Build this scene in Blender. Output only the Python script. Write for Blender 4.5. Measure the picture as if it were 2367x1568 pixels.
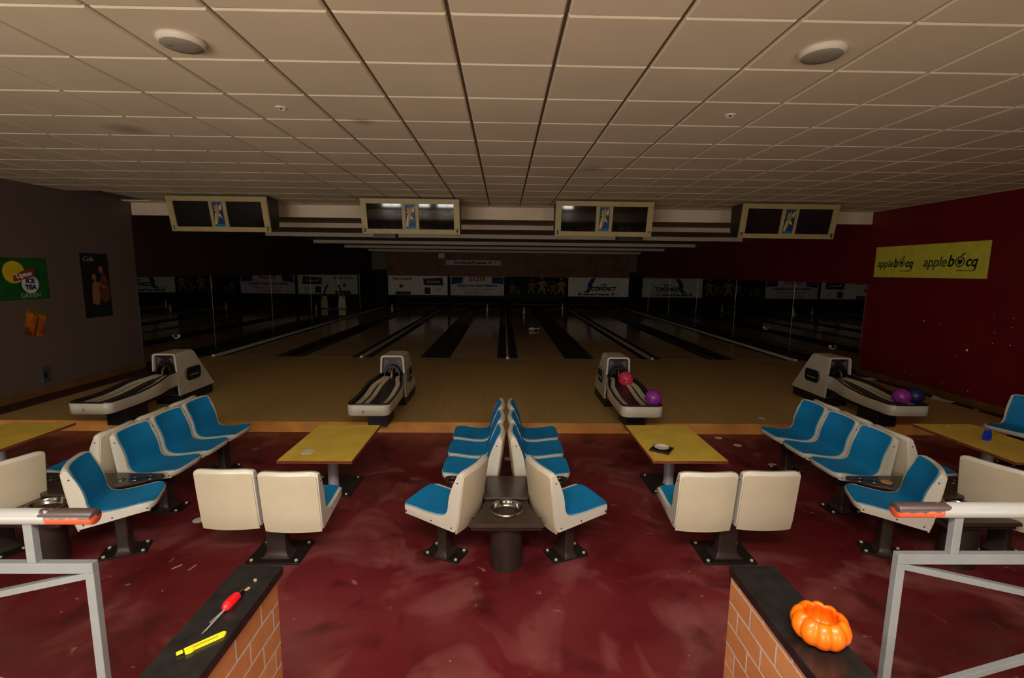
import bpy, bmesh, math, random
from mathutils import Vector, Matrix, Euler
random.seed(7)
PI = math.pi
S = bpy.context.scene
for o in list(bpy.data.objects): bpy.data.objects.remove(o)
COL = S.collection

# ------------------------------------------------------------------ camera
cd = bpy.data.cameras.new('camera'); cam = bpy.data.objects.new('camera', cd); COL.objects.link(cam)
cd.sensor_fit = 'HORIZONTAL'; cd.sensor_width = 36; cd.lens = 17.0443; cd.clip_start = .05; cd.clip_end = 100
F = Vector((.01756807728, .99030002549, -.13783041086)); R = Vector((.99980898954, -.01621902659, .01090484490)); U = Vector((-.00856359308, .13799566180, .99039581087))
m = Matrix((R, U, -F)).transposed().to_4x4(); m.translation = (-.10114, 0, 2.22125)
cam.matrix_world = m
S.camera = cam
# ------------------------------------------------------------------ world, view, light levels
w = bpy.data.worlds.new('world'); S.world = w; w.use_nodes = True
w.node_tree.nodes['Background'].inputs[0].default_value = (.55, .7, 1, 1)
w.node_tree.nodes['Background'].inputs[1].default_value = .02
S.view_settings.view_transform = 'Standard'; S.view_settings.look = 'None'
S.view_settings.gamma = 1; S.view_settings.use_curve_mapping = False
S.view_settings.exposure = 0.0
WINDOW_LIGHT = 17.0        # daylight through the windows behind the camera
WINDOW_COLOR = (1.0, .96, .88)

FILL_LIGHT = 92.0       # added fill lights overhead, out of view, to lift floor and tables
for lx in (-.7, .5):
    ld = bpy.data.lights.new('overhead_fill_light', 'AREA'); ld.shape = 'RECTANGLE'; ld.size = 1.2; ld.size_y = .6
    ld.energy = FILL_LIGHT; ld.color = (1.0, .94, .84)
    lo = bpy.data.objects.new('overhead_fill_light', ld); COL.objects.link(lo); lo.location = (lx, -.2, 3.49)
# ------------------------------------------------------------------ key sizes
ZA = .149                  # approach and lane level
ZC = 3.514                 # tile ceiling
ZL = 3.37                  # ceiling over the lanes
YF = 11.52                 # foul line
XL, XR = -7.6, 7.5
PITCH = 3.497

# ------------------------------------------------------------------ materials
def lin(c):
    return tuple(((v / 255) / 12.92 if v / 255 <= .04045 else ((v / 255 + .055) / 1.055) ** 2.4) for v in c) + (1,)
MATS = {}
def mat(name, col, rough=.5, metal=0.0, var=.06, scale=6.0, bump=0.0, coat=0.0, spec=.5, col2=None, thr=None, emis=None):
    m = bpy.data.materials.new(name); m.use_nodes = True; nt = m.node_tree; N = nt.nodes; L = nt.links
    b = N['Principled BSDF']
    c = lin(col)
    tc = N.new('ShaderNodeTexCoord'); nz = N.new('ShaderNodeTexNoise'); nz.inputs['Scale'].default_value = scale; nz.inputs['Detail'].default_value = 5
    L.new(tc.outputs['Object'], nz.inputs['Vector'])
    rp = N.new('ShaderNodeValToRGB')
    if col2 is None:
        a = tuple(max(0, v * (1 - var * 2)) for v in c[:3]) + (1,); z = tuple(min(1, v * (1 + var * 2)) for v in c[:3]) + (1,)
    else: a, z = c, lin(col2)
    t = thr or (.3, .7)
    rp.color_ramp.elements[0].position = t[0]; rp.color_ramp.elements[1].position = t[1]
    rp.color_ramp.elements[0].color = a; rp.color_ramp.elements[1].color = z
    L.new(nz.outputs['Fac'], rp.inputs[0]); L.new(rp.outputs[0], b.inputs['Base Color'])
    b.inputs['Roughness'].default_value = rough; b.inputs['Metallic'].default_value = metal
    b.inputs['Coat Weight'].default_value = coat; b.inputs['Specular IOR Level'].default_value = spec
    if bump:
        n2 = N.new('ShaderNodeTexNoise'); n2.inputs['Scale'].default_value = scale * 8
        L.new(tc.outputs['Object'], n2.inputs['Vector'])
        bp = N.new('ShaderNodeBump'); bp.inputs['Strength'].default_value = bump; bp.inputs['Distance'].default_value = .01
        L.new(n2.outputs['Fac'], bp.inputs['Height']); L.new(bp.outputs[0], b.inputs['Normal'])
    if emis:
        b.inputs['Emission Color'].default_value = emis[0] + (1,); b.inputs['Emission Strength'].default_value = emis[1]
    MATS[name] = m
    return m
shell_m = mat('shell_plastic', (218, 212, 197), .28, var=.02, scale=3)
panel_m = mat('back_panel_plastic', (212, 198, 170), .42, var=.025, scale=4)
pad_m = mat('blue_pad', (0, 130, 190), .62, var=.06, scale=5, bump=.05)
screw_m = mat('screw_metal', (60, 55, 50), .4, .6)
steel_m = mat('brown_steel', (62, 50, 44), .38, .25, var=.1, scale=9)
dark_m = mat('dark_metal', (38, 32, 30), .45, .2, var=.1)
ctab_m = mat('brown_table_top', (74, 60, 52), .3, .3, var=.08, scale=14)
chrome_m = mat('chrome', (150, 146, 140), .16, 1.0, var=.02)
cup_m = mat('cup_metal', (105, 98, 92), .3, .9)
yellow_m = mat('yellow_laminate', (238, 204, 82), .55, var=.05, scale=5)
ply_m = mat('table_edge_wood', (140, 70, 45), .6, var=.12, scale=20)
pole_m = mat('grey_pole', (165, 165, 170), .4, .1, var=.05)
paper_m = mat('white_paper', (222, 214, 205), .8, var=.03)
wood_m = mat('step_wood', (220, 152, 76), .4, var=.12, scale=3)
bwood_m = mat('baseboard_wood', (120, 82, 42), .55, var=.12, scale=4)
black_m = mat('black_rubber', (20, 20, 22), .4, var=.1)
pit_m = mat('pit_black', (9, 8, 8), .8, var=.1)
retw_m = mat('return_white', (205, 196, 176), .35, var=.03)
retd_m = mat('return_dark_plastic', (38, 30, 33), .35, var=.1, scale=20)
retr_m = mat('return_rail', (205, 192, 160), .45, var=.05)
grey_m = mat('gutter_grey', (40, 36, 34), .35, var=.1)
cap_m = mat('divider_cap', (232, 222, 202), .35, 0.0, var=.08)
mirror_m = mat('mirror_glass', (175, 175, 172), .015, 1.0, var=.0)
seam_m = mat('mirror_seam', (165, 160, 150), .3, .5)
bann_m = mat('banner_cloth', (240, 236, 215), .7, var=.05)
bann2_m = mat('banner_cloth_mauve', (220, 205, 200), .7, var=.06, scale=3)
inkd_m = mat('ink_black', (22, 20, 24), .7); inkb_m = mat('ink_blue', (40, 45, 110), .7)
inkr_m = mat('ink_red', (150, 40, 35), .7); inkp_m = mat('ink_purple', (70, 35, 60), .7)
inkg_m = mat('ink_green', (50, 85, 20), .7); inkdg_m = mat('ink_dark_green', (22, 38, 22), .7)
inkw_m = mat('ink_white', (220, 220, 215), .7); inky_m = mat('ink_yellow', (225, 190, 20), .7)
inkl_m = mat('ink_brown', (110, 95, 25), .7)
mons_m = mat('monitor_cream', (180, 160, 108), .5, var=.05)
screen_m = mat('crt_glass', (20, 22, 20), .07, var=.02, spec=.6)
mblue_m = mat('panel_blue', (4, 70, 130), .5, col2=(6, 30, 80), scale=3, thr=(.35, .65))
sky_m = mat('panel_light_blue', (15, 105, 160), .5)
gold_m = mat('print_gold', (170, 140, 50), .5); pale_m = mat('print_cream', (230, 205, 165), .5)
limeb_m = mat('lime_banner', (236, 228, 78), .65, var=.04, scale=8)
greenp_m = mat('green_poster', (8, 84, 24), .6, var=.25, scale=6)
paint_m = mat('rail_white_paint', (128, 129, 130), .35, var=.04, scale=8)
stone_m = mat('black_stone_cap', (31, 29, 29), .26, var=.2, scale=14, bump=.06)
fasc_m = mat('fascia_paint', (232, 210, 184), .6, var=.05, scale=1.5)
lceil_m = mat('shaded_lane_ceiling', (150, 130, 105), .7, var=.05)  # fascia colour darkened, shade under this ceiling is put into it
mask_m = mat('mask_wood', (130, 82, 42), .6, var=.15, scale=2)
trimg_m = mat('trim_grey', (120, 105, 80), .6)
lwhite_m = mat('speaker_white', (226, 214, 196), .45, var=.02)
lgrey_m = mat('speaker_grille', (150, 142, 126), .6, var=.03)
socket_m = mat('socket_grey', (70, 70, 72), .4)
red_m = mat('tool_red', (225, 25, 30), .4, var=.03); toolm = mat('tool_steel', (205, 200, 200), .35, .6)
tooly_m = mat('tool_yellow', (235, 215, 30), .4, var=.04)
pump_m = mat('pumpkin_orange', (250, 120, 5), .38, col2=(225, 85, 0), scale=7, thr=(.3, .8), coat=.2)
bluepl_m = mat('blue_plastic', (20, 60, 200), .3)
tape_m = mat('wood_strip', (70, 30, 25), .6, var=.15)
pin_m = mat('pin_white', (235, 230, 220), .2, var=.01, coat=.5)
bpink_m = mat('ball_pink', (205, 25, 70), .14, col2=(235, 70, 110), scale=30, coat=.5)
bpurp_m = mat('ball_purple', (120, 30, 130), .35, col2=(160, 60, 160), scale=25)
bnavy_m = mat('ball_navy', (22, 26, 75), .4, col2=(40, 40, 95), scale=25)
bar2_m = mat('print_dull_yellow', (150, 115, 35), .6)
bar_m = mat('dull_yellow', (88, 72, 30), .6)
inkp2_m = mat('ink_pale_green', (150, 165, 140), .7)
litter_m = mat('cigarette_paper', (190, 160, 110), .7)

def special_floor():
    m = bpy.data.materials.new('maroon_floor'); m.use_nodes = True; nt = m.node_tree; N = nt.nodes; L = nt.links
    b = N['Principled BSDF']; tc = N.new('ShaderNodeTexCoord')
    def ramp(src, p0, p1, c0=(0, 0, 0, 1), c1=(1, 1, 1, 1)):
        r = N.new('ShaderNodeValToRGB'); r.color_ramp.elements[0].position = p0; r.color_ramp.elements[1].position = p1
        r.color_ramp.elements[0].color = c0; r.color_ramp.elements[1].color = c1; L.new(src, r.inputs[0]); return r.outputs[0]
    def noise(s, d=6, dist=0.0):
        n = N.new('ShaderNodeTexNoise'); n.inputs['Scale'].default_value = s; n.inputs['Detail'].default_value = d; n.inputs['Distortion'].default_value = dist
        L.new(tc.outputs['Object'], n.inputs['Vector']); return n.outputs['Fac']
    def mix(f, a, bb):
        x = N.new('ShaderNodeMix'); x.data_type = 'RGBA'; L.new(f, x.inputs[0])
        for i, v in ((6, a), (7, bb)):
            if isinstance(v, tuple): x.inputs[i].default_value = v
            else: L.new(v, x.inputs[i])
        return x.outputs[2]
    base = ramp(noise(.9, 4), .38, .62, lin((100, 18, 26)), lin((124, 42, 48)))
    c = mix(ramp(noise(1.7, 9, .8), .50, .70), base, lin((150, 84, 82)))
    c = mix(ramp(noise(2.3, 5, .3), .56, .68), c, lin((84, 18, 22)))
    c = mix(ramp(noise(9, 4, .5), .69, .78), c, lin((190, 130, 118)))
    v = N.new('ShaderNodeTexVoronoi'); v.inputs['Scale'].default_value = 5; L.new(tc.outputs['Object'], v.inputs['Vector'])
    c = mix(ramp(v.outputs['Distance'], .018, .045, (1, 1, 1, 1), (0, 0, 0, 1)), c, lin((196, 150, 110)))
    L.new(c, b.inputs['Base Color'])
    L.new(ramp(noise(2.2, 6), .3, .7, (.30,) * 3 + (1,), (.55,) * 3 + (1,)), b.inputs['Roughness'])
    bp = N.new('ShaderNodeBump'); bp.inputs['Strength'].default_value = .25; bp.inputs['Distance'].default_value = .02
    L.new(noise(5, 4), bp.inputs['Height']); L.new(bp.outputs[0], b.inputs['Normal'])
    return m
floor_m = special_floor()

def boards(name, c1, c2, width, rough, bump=.0):
    m = bpy.data.materials.new(name); m.use_nodes = True; nt = m.node_tree; N = nt.nodes; L = nt.links
    b = N['Principled BSDF']; tc = N.new('ShaderNodeTexCoord'); mp = N.new('ShaderNodeMapping')
    mp.inputs['Rotation'].default_value = (0, 0, PI / 2); L.new(tc.outputs['Object'], mp.inputs[0])
    br = N.new('ShaderNodeTexBrick'); br.inputs['Scale'].default_value = 1; br.inputs['Brick Width'].default_value = 1.9; br.inputs['Row Height'].default_value = width
    br.inputs['Mortar Size'].default_value = .0006; br.inputs['Color1'].default_value = lin(c1); br.inputs['Color2'].default_value = lin(c2)
    br.inputs['Mortar'].default_value = lin(tuple(int(v * .75) for v in c1))
    L.new(mp.outputs[0], br.inputs['Vector'])
    nz = N.new('ShaderNodeTexNoise'); nz.inputs['Scale'].default_value = 1.3; nz.inputs['Detail'].default_value = 6; L.new(tc.outputs['Object'], nz.inputs['Vector'])
    hs = N.new('ShaderNodeHueSaturation'); mr = N.new('ShaderNodeMapRange'); mr.inputs['To Min'].default_value = .85; mr.inputs['To Max'].default_value = 1.15
    L.new(nz.outputs['Fac'], mr.inputs[0]); L.new(mr.outputs[0], hs.inputs['Value']); L.new(br.outputs[0], hs.inputs['Color']); L.new(hs.outputs[0], b.inputs['Base Color'])
    b.inputs['Roughness'].default_value = rough
    return m
approach_m = boards('approach_boards', (202, 170, 108), (194, 162, 100), .055, .42)
lane_m = boards('lane_boards', (222, 186, 132), (214, 178, 124), .042, .10)

def brickmat():
    m = bpy.data.materials.new('orange_bricks'); m.use_nodes = True; nt = m.node_tree; N = nt.nodes; L = nt.links
    b = N['Principled BSDF']; tc = N.new('ShaderNodeTexCoord'); sp = N.new('ShaderNodeSeparateXYZ'); cb = N.new('ShaderNodeCombineXYZ')
    L.new(tc.outputs['Object'], sp.inputs[0])
    ad = N.new('ShaderNodeMath'); ad.operation = 'ADD'; L.new(sp.outputs[0], ad.inputs[0]); L.new(sp.outputs[1], ad.inputs[1])
    L.new(ad.outputs[0], cb.inputs[0]); L.new(sp.outputs[2], cb.inputs[1])
    br = N.new('ShaderNodeTexBrick'); br.inputs['Scale'].default_value = 1; br.inputs['Brick Width'].default_value = .18; br.inputs['Row Height'].default_value = .094
    br.inputs['Mortar Size'].default_value = .0052; br.inputs['Mortar Smooth'].default_value = .2
    br.inputs['Color1'].default_value = lin((200, 134, 84)); br.inputs['Color2'].default_value = lin((184, 114, 66)); br.inputs['Mortar'].default_value = lin((196, 184, 174))
    L.new(cb.outputs[0], br.inputs['Vector'])
    nz = N.new('ShaderNodeTexNoise'); nz.inputs['Scale'].default_value = 22; nz.inputs['Detail'].default_value = 5; L.new(tc.outputs['Object'], nz.inputs['Vector'])
    hs = N.new('ShaderNodeHueSaturation'); mr = N.new('ShaderNodeMapRange'); mr.inputs['To Min'].default_value = .8; mr.inputs['To Max'].default_value = 1.2
    L.new(nz.outputs['Fac'], mr.inputs[0]); L.new(mr.outputs[0], hs.inputs['Value']); L.new(br.outputs[0], hs.inputs['Color']); L.new(hs.outputs[0], b.inputs['Base Color'])
    bp = N.new('ShaderNodeBump'); bp.inputs['Strength'].default_value = .6; bp.inputs['Distance'].default_value = .004; bp.invert = True
    L.new(br.outputs['Fac'], bp.inputs['Height']); L.new(bp.outputs[0], b.inputs['Normal']); b.inputs['Roughness'].default_value = .55
    return m
brick_m = brickmat()

def twotone(name, axis, at, c1, c2, rough=.6, soft=.01, noise=.0, chips=None):
    m = bpy.data.materials.new(name); m.use_nodes = True; nt = m.node_tree; N = nt.nodes; L = nt.links
    b = N['Principled BSDF']; tc = N.new('ShaderNodeTexCoord'); sp = N.new('ShaderNodeSeparateXYZ'); L.new(tc.outputs['Object'], sp.inputs[0])
    nz = N.new('ShaderNodeTexNoise'); nz.inputs['Scale'].default_value = 9; nz.inputs['Detail'].default_value = 4; L.new(tc.outputs['Object'], nz.inputs['Vector'])
    mr = N.new('ShaderNodeMapRange'); mr.inputs['To Min'].default_value = -noise; mr.inputs['To Max'].default_value = noise; L.new(nz.outputs['Fac'], mr.inputs[0])
    ad = N.new('ShaderNodeMath'); L.new(sp.outputs[axis], ad.inputs[0]); L.new(mr.outputs[0], ad.inputs[1])
    st = N.new('ShaderNodeMapRange'); st.inputs['From Min'].default_value = at - soft; st.inputs['From Max'].default_value = at + soft; L.new(ad.outputs[0], st.inputs[0])
    x = N.new('ShaderNodeMix'); x.data_type = 'RGBA'; x.inputs[6].default_value = lin(c1); x.inputs[7].default_value = lin(c2); L.new(st.outputs[0], x.inputs[0])
    L.new(x.outputs[2], b.inputs['Base Color']); b.inputs['Roughness'].default_value = rough
    return m
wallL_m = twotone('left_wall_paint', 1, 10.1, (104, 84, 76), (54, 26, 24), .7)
wallR_m = mat('right_wall_red', (116, 8, 18), .55, var=.06, scale=2)
tile_m = mat('ceiling_tile', (226, 211, 182), .8, var=.03, scale=1.2)
grid_m = mat('ceiling_grid', (104, 88, 68), .7, var=.03)  # dark colour stands in for shade on the recessed bars
def stain_tile():
    m = tile_m; N = m.node_tree.nodes; L = m.node_tree.links; b = N['Principled BSDF']
    src = b.inputs['Base Color'].links[0].from_socket; tc = N.new('ShaderNodeTexCoord')
    for (x, y, r) in ((-1.345, 4.49, .13), (-3.646, 4.86, .25), (.98, 6.3, .2)):
        d = N.new('ShaderNodeVectorMath'); d.operation = 'DISTANCE'; d.inputs[1].default_value = (x, y, ZC); L.new(tc.outputs['Object'], d.inputs[0])
        mr = N.new('ShaderNodeMapRange'); mr.inputs['From Min'].default_value = .02; mr.inputs['From Max'].default_value = r; mr.inputs['To Min'].default_value = .5; mr.inputs['To Max'].default_value = 0
        L.new(d.outputs['Value'], mr.inputs[0])
        x_ = N.new('ShaderNodeMix'); x_.data_type = 'RGBA'; x_.inputs[7].default_value = lin((84, 62, 36)); L.new(mr.outputs[0], x_.inputs[0]); L.new(src, x_.inputs[6]); src = x_.outputs[2]
    L.new(src, b.inputs['Base Color'])
stain_tile()

# ------------------------------------------------------------------ mesh helpers
class MB:
    def __init__(s): s.v = []; s.f = []
    def add(s, vs, fs):
        n = len(s.v); s.v += [tuple(v) for v in vs]; s.f += [tuple(i + n for i in f) for f in fs]; return s
    def box(s, x0, x1, y0, y1, z0, z1, M=None):
        vs = [Vector(p) for p in ((x0, y0, z0), (x1, y0, z0), (x1, y1, z0), (x0, y1, z0), (x0, y0, z1), (x1, y0, z1), (x1, y1, z1), (x0, y1, z1))]
        if M: vs = [M @ v for v in vs]
        return s.add(vs, [(3, 2, 1, 0), (4, 5, 6, 7), (0, 1, 5, 4), (1, 2, 6, 5), (2, 3, 7, 6), (3, 0, 4, 7)])
    def loft(s, secs, closed=True, caps=True):
        n = len(secs[0]); vs = [p for q in secs for p in q]; fs = []
        for i in range(len(secs) - 1):
            for j in range(n if closed else n - 1):
                k = (j + 1) % n
                fs.append((i * n + j, i * n + k, (i + 1) * n + k, (i + 1) * n + j))
        if caps: fs.append(tuple(range(n - 1, -1, -1))); fs.append(tuple((len(secs) - 1) * n + j for j in range(n)))
        return s.add(vs, fs)
    def tube(s, path, r, n=12, caps=True):
        path = [Vector(p) for p in path]; secs = []; up = Vector((0, 0, 1))
        for i, p in enumerate(path):
            d = (path[min(i + 1, len(path) - 1)] - path[max(i - 1, 0)]).normalized()
            a = d.cross(up if abs(d.z) < .95 else Vector((1, 0, 0))).normalized(); b_ = a.cross(d).normalized()
            rr = r[i] if isinstance(r, (list, tuple)) else r
            secs.append([p + a * math.cos(t) * rr + b_ * math.sin(t) * rr for t in [2 * PI * k / n for k in range(n)]])
        return s.loft(secs, True, caps)
    def lathe(s, prof, n=24, c=(0, 0, 0), caps=False, M=None):
        secs = []
        for k in range(len(prof)):
            r, z = prof[k]
            q = [Vector((r * math.cos(2 * PI * i / n), r * math.sin(2 * PI * i / n), z)) for i in range(n)]
            if M: q = [M @ v for v in q]
            secs.append([v + Vector(c) for v in q])
        return s.loft(secs, True, caps)
    def prism(s, pts, z0, z1, M=None):
        a = [Vector((x, y, z0)) for x, y in pts]; b_ = [Vector((x, y, z1)) for x, y in pts]
        if M: a = [M @ v for v in a]; b_ = [M @ v for v in b_]
        return s.loft([a, b_])
    def grid(s, rows):
        n = len(rows[0]); vs = [p for q in rows for p in q]
        return s.add(vs, [(i * n + j, i * n + j + 1, (i + 1) * n + j + 1, (i + 1) * n + j) for i in range(len(rows) - 1) for j in range(n - 1)])
    def build(s, name, m, parent=None, smooth=False, bevel=0, seg=2, solid=0, ang=40):
        me = bpy.data.meshes.new(name); me.from_pydata(s.v, [], s.f); me.validate()
        bm = bmesh.new(); bm.from_mesh(me)
        if not solid: bmesh.ops.recalc_face_normals(bm, faces=bm.faces)
        bm.to_mesh(me); bm.free()
        me.materials.append(m)
        o = bpy.data.objects.new(name, me); COL.objects.link(o)
        if parent: o.parent = parent
        if smooth or bevel:
            for p in me.polygons: p.use_smooth = True
            me.set_sharp_from_angle(angle=math.radians(ang))
        if solid:
            q = o.modifiers.new('solid', 'SOLIDIFY'); q.thickness = solid; q.offset = 1
        if bevel:
            q = o.modifiers.new('bevel', 'BEVEL'); q.width = bevel; q.segments = seg; q.limit_method = 'ANGLE'; q.angle_limit = math.radians(ang)
            q.harden_normals = True
        return o
def slab(rows, d):
    n = len(rows[0]); m_ = len(rows); nr = []
    for i in range(m_):
        q = []
        for j in range(n):
            a = Vector(rows[min(i + 1, m_ - 1)][j]) - Vector(rows[max(i - 1, 0)][j]); b = Vector(rows[i][min(j + 1, n - 1)]) - Vector(rows[i][max(j - 1, 0)])
            q.append(Vector(rows[i][j]) + a.cross(b).normalized() * d)
        nr.append(q)
    mb = MB(); mb.grid(rows); mb.grid(nr)
    o = n * m_; mb.f = mb.f[:]
    for j in range(n - 1): mb.f += [(j, j + 1, o + j + 1, o + j), ((m_ - 1) * n + j, (m_ - 1) * n + j + 1, o + (m_ - 1) * n + j + 1, o + (m_ - 1) * n + j)]
    for i in range(m_ - 1): mb.f += [(i * n, (i + 1) * n, o + (i + 1) * n, o + i * n), (i * n + n - 1, (i + 1) * n + n - 1, o + (i + 1) * n + n - 1, o + i * n + n - 1)]
    return mb
def empty(name, loc=(0, 0, 0), rz=0):
    o = bpy.data.objects.new(name, None); COL.objects.link(o); o.location = loc; o.rotation_euler = (0, 0, rz); o.empty_display_size = .05; return o
def tag(o, label=None, cat=None, group=None, kind=None):
    if label: o['label'] = label
    if cat: o['category'] = cat
    if group: o['group'] = group
    if kind: o['kind'] = kind
    return o
def struct(o): o['kind'] = 'structure'; return o
def kids(o): return [c for c in bpy.data.objects if c.parent == o]
def copy_tree(o, parent=None):
    c = o.copy(); COL.objects.link(c)
    if parent: c.parent = parent
    for k in kids(o): copy_tree(k, c)
    return c
def rrect(hx, hy, r, n=5, cx=0, cy=0):
    pts = []
    for (sx, sy, a0) in ((1, 1, 0), (-1, 1, PI / 2), (-1, -1, PI), (1, -1, 3 * PI / 2)):
        for k in range(n + 1):
            a = a0 + PI / 2 * k / n
            pts.append((cx + sx * (hx - r) + r * math.cos(a), cy + sy * (hy - r) + r * math.sin(a)))
    return pts
def circle(r, n=20, cx=0, cy=0, ry=None): return [(cx + r * math.cos(2 * PI * k / n), cy + (ry or r) * math.sin(2 * PI * k / n)) for k in range(n)]
def text(name, s, size, m, parent, M, ext=.002, align='CENTER', shear=0, bold=0, space=1, sx=1):
    cu = bpy.data.curves.new(name, 'FONT'); cu.body = s; cu.size = size; cu.extrude = ext; cu.align_x = align; cu.shear = shear; cu.offset = bold; cu.space_character = space
    t = bpy.data.objects.new('tmp', cu); COL.objects.link(t)
    dg = bpy.context.evaluated_depsgraph_get(); me = bpy.data.meshes.new_from_object(t.evaluated_get(dg))
    bpy.data.objects.remove(t); bpy.data.curves.remove(cu)
    me.name = name; me.transform(M @ Matrix.Diagonal((sx, 1, 1, 1))); me.materials.clear(); me.materials.append(m)
    o = bpy.data.objects.new(name, me); COL.objects.link(o); o.parent = parent; return o
# plane frames: facing -Y (text reads along +X), on left wall (facing +X, reads along +Y), on right wall (facing -X, reads along -Y)
def face_front(x, y, z): return Matrix(((1, 0, 0, x), (0, 0, -1, y), (0, 1, 0, z), (0, 0, 0, 1)))
def face_left(x, y, z): return Matrix(((0, 0, 1, x), (1, 0, 0, y), (0, 1, 0, z), (0, 0, 0, 1)))
def face_right(x, y, z): return Matrix(((0, 0, -1, x), (-1, 0, 0, y), (0, 1, 0, z), (0, 0, 0, 1)))
def flat(M, pts, t=.002, z0=0): return MB().prism(pts, z0, z0 + t, M)

# ------------------------------------------------------------------ room shell
YB, YE = -2.6, 30.0
struct(MB().box(XL - .2, XR + .2, YB - .2, 6.5, -.12, 0).build('floor', floor_m))
struct(MB().box(-7.15, 7.27, 6.5, YF, 0, ZA).build('floor', approach_m))
a = MB().box(XL, -7.152, 6.5, 10.5, 0, ZA - .002).box(7.272, XR, 6.5, 10.5, 0, ZA - .002); struct(a.build('floor', tape_m))
struct(MB().box(XL, XR, YF + .01, YE, -.12, .0).build('floor', pit_m))
struct(MB().box(XL, XR, 6.474, 6.498, 0, ZA + .001).build('trim_1', wood_m, bevel=.004))
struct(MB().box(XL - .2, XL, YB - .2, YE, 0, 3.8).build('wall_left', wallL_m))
struct(MB().box(XR, XR + .2, YB - .2, YE, 0, 3.8).build('wall_right', wallR_m))
struct(MB().box(XL - .2, XR + .2, YE, YE + .2, 0, 3.8).build('wall_far', pit_m))
# rear wall with three window openings behind the camera
wins = [(-5.2, -3.5), (-2.8, -1.0), (1.5, 2.4)]
WZ0, WZ1 = .75, 2.05
rw = MB(); xs = [XL - .2] + [v for p in wins for v in p] + [XR + .2]
for i in range(0, len(xs), 2): rw.box(xs[i], xs[i + 1], YB - .2, YB, 0, 3.8)
for p in wins: rw.box(p[0], p[1], YB - .2, YB, 0, WZ0).box(p[0], p[1], YB - .2, YB, WZ1, 3.8)
struct(rw.build('wall_back', mat('back_wall_paint', (150, 120, 95), .7)))
pane_m = bpy.data.materials.new('daylight_pane'); pane_m.use_nodes = True
nt = pane_m.node_tree; e = nt.nodes.new('ShaderNodeEmission'); e.inputs[0].default_value = WINDOW_COLOR + (1,); e.inputs[1].default_value = WINDOW_LIGHT
nt.links.new(e.outputs[0], nt.nodes['Material Output'].inputs[0])
for i, p in enumerate(wins):
    fr = MB()
    for (x0, x1, z0, z1) in ((p[0], p[0] + .05, WZ0, WZ1), (p[1] - .05, p[1], WZ0, WZ1), (p[0], p[1], WZ0, WZ0 + .05), (p[0], p[1], WZ1 - .05, WZ1), ((p[0] + p[1]) / 2 - .02, (p[0] + p[1]) / 2 + .02, WZ0, WZ1)):
        fr.box(x0, x1, YB - .12, YB - .04, z0, z1)
    f = struct(fr.build('window_%d' % (i + 1), paint_m))
    MB().box(p[0] + .04, p[1] - .04, YB - .1, YB - .09, WZ0 + .04, WZ1 - .04).build('pane', pane_m, f)
# raised platform the railings stand on, with an aisle and a step between the brick walls
pf = MB().box(XL, -.96, YB, 1.6, 0, .45).box(.82, XR, YB, 1.6, 0, .45).box(-.959, .819, YB, .2, 0, .45).box(-.959, .819, .2, .55, 0, .22)
struct(pf.build('floor', mat('platform_bounce_beige', (170, 150, 125), .5)))  # unseen surface, beige made up to bounce neutral light onto the ceiling
# tiled ceiling: grid above, painted dark for the shaded gaps, raised tiles below
cl = MB().box(XL - .2, XR + .2, YB - .2, 10.16, ZC + .016, ZC + .1); struct(cl.build('ceiling', grid_m))
tl = MB(); gx = -.396; gy = 2.655
for i in range(-13, 14):
    for j in range(-13, 13):
        x0, x1 = gx + .6 * i + .011, gx + .6 * (i + 1) - .011; y0, y1 = gy + .6 * j + .007, gy + .6 * (j + 1) - .007
        x0 = max(x0, XL + .005); x1 = min(x1, XR - .005); y1 = min(y1, 10.14); y0 = max(y0, YB)
        if x1 - x0 < .05 or y1 - y0 < .05: continue
        if i <= -12 and y0 > 8.6 and y0 < 9.6: continue          # a tile missing in the left corner
        tl.loft([[Vector((x, y, z)) for x, y in ((x0 + e_, y0 + e_), (x1 - e_, y0 + e_), (x1 - e_, y1 - e_), (x0 + e_, y1 - e_))] for e_, z in ((.009, ZC - .006), (0, ZC + .003), (0, ZC + .016))])
struct(tl.build('ceiling', tile_m))
struct(MB().box(XL, XR, 10.17, YE, ZL, ZL + .1).build('ceiling', lceil_m))
for i, (y, z0, z1) in enumerate(((10.13, 3.265, ZC + .02), (12.45, 3.26, ZL), (15.65, 3.25, ZL), (19.5, 3.25, ZL), (23.25, 3.25, ZL), (27.3, 3.25, ZL))):
    struct(MB().box(XL, XR, y, y + .05, z0, z1).build('trim_%d' % (i + 2), fasc_m))
struct(MB().box(XL, XL + .035, YB, 10.08, ZA if False else .0, ZA).box(XL, XL + .035, 6.5, 10.08, ZA - .002, ZA + .11).build('baseboard_left', bwood_m))
struct(MB().box(XR - .035, XR, 6.5, 10.08, ZA - .002, ZA + .11).build('baseboard_right', bwood_m))
# masking wall above the pins, side pillars
struct(MB().box(XL, XR, 28.012, 28.3, 1.88, ZL).build('wall_mask', mask_m))
struct(MB().box(XL, -6.77, 28.0, 29.9, ZA, 2.25).build('trim_8', pit_m)); struct(MB().box(7.12, XR, 28.0, 29.9, ZA, 2.25).build('trim_9', pit_m))
struct(MB().box(XL, -6.8, 27.95, 28.01, 2.27, 3.2).build('trim_10', trimg_m)); struct(MB().box(7.0, XR, 27.95, 28.01, 2.27, 3.2).build('trim_11', trimg_m))

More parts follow.
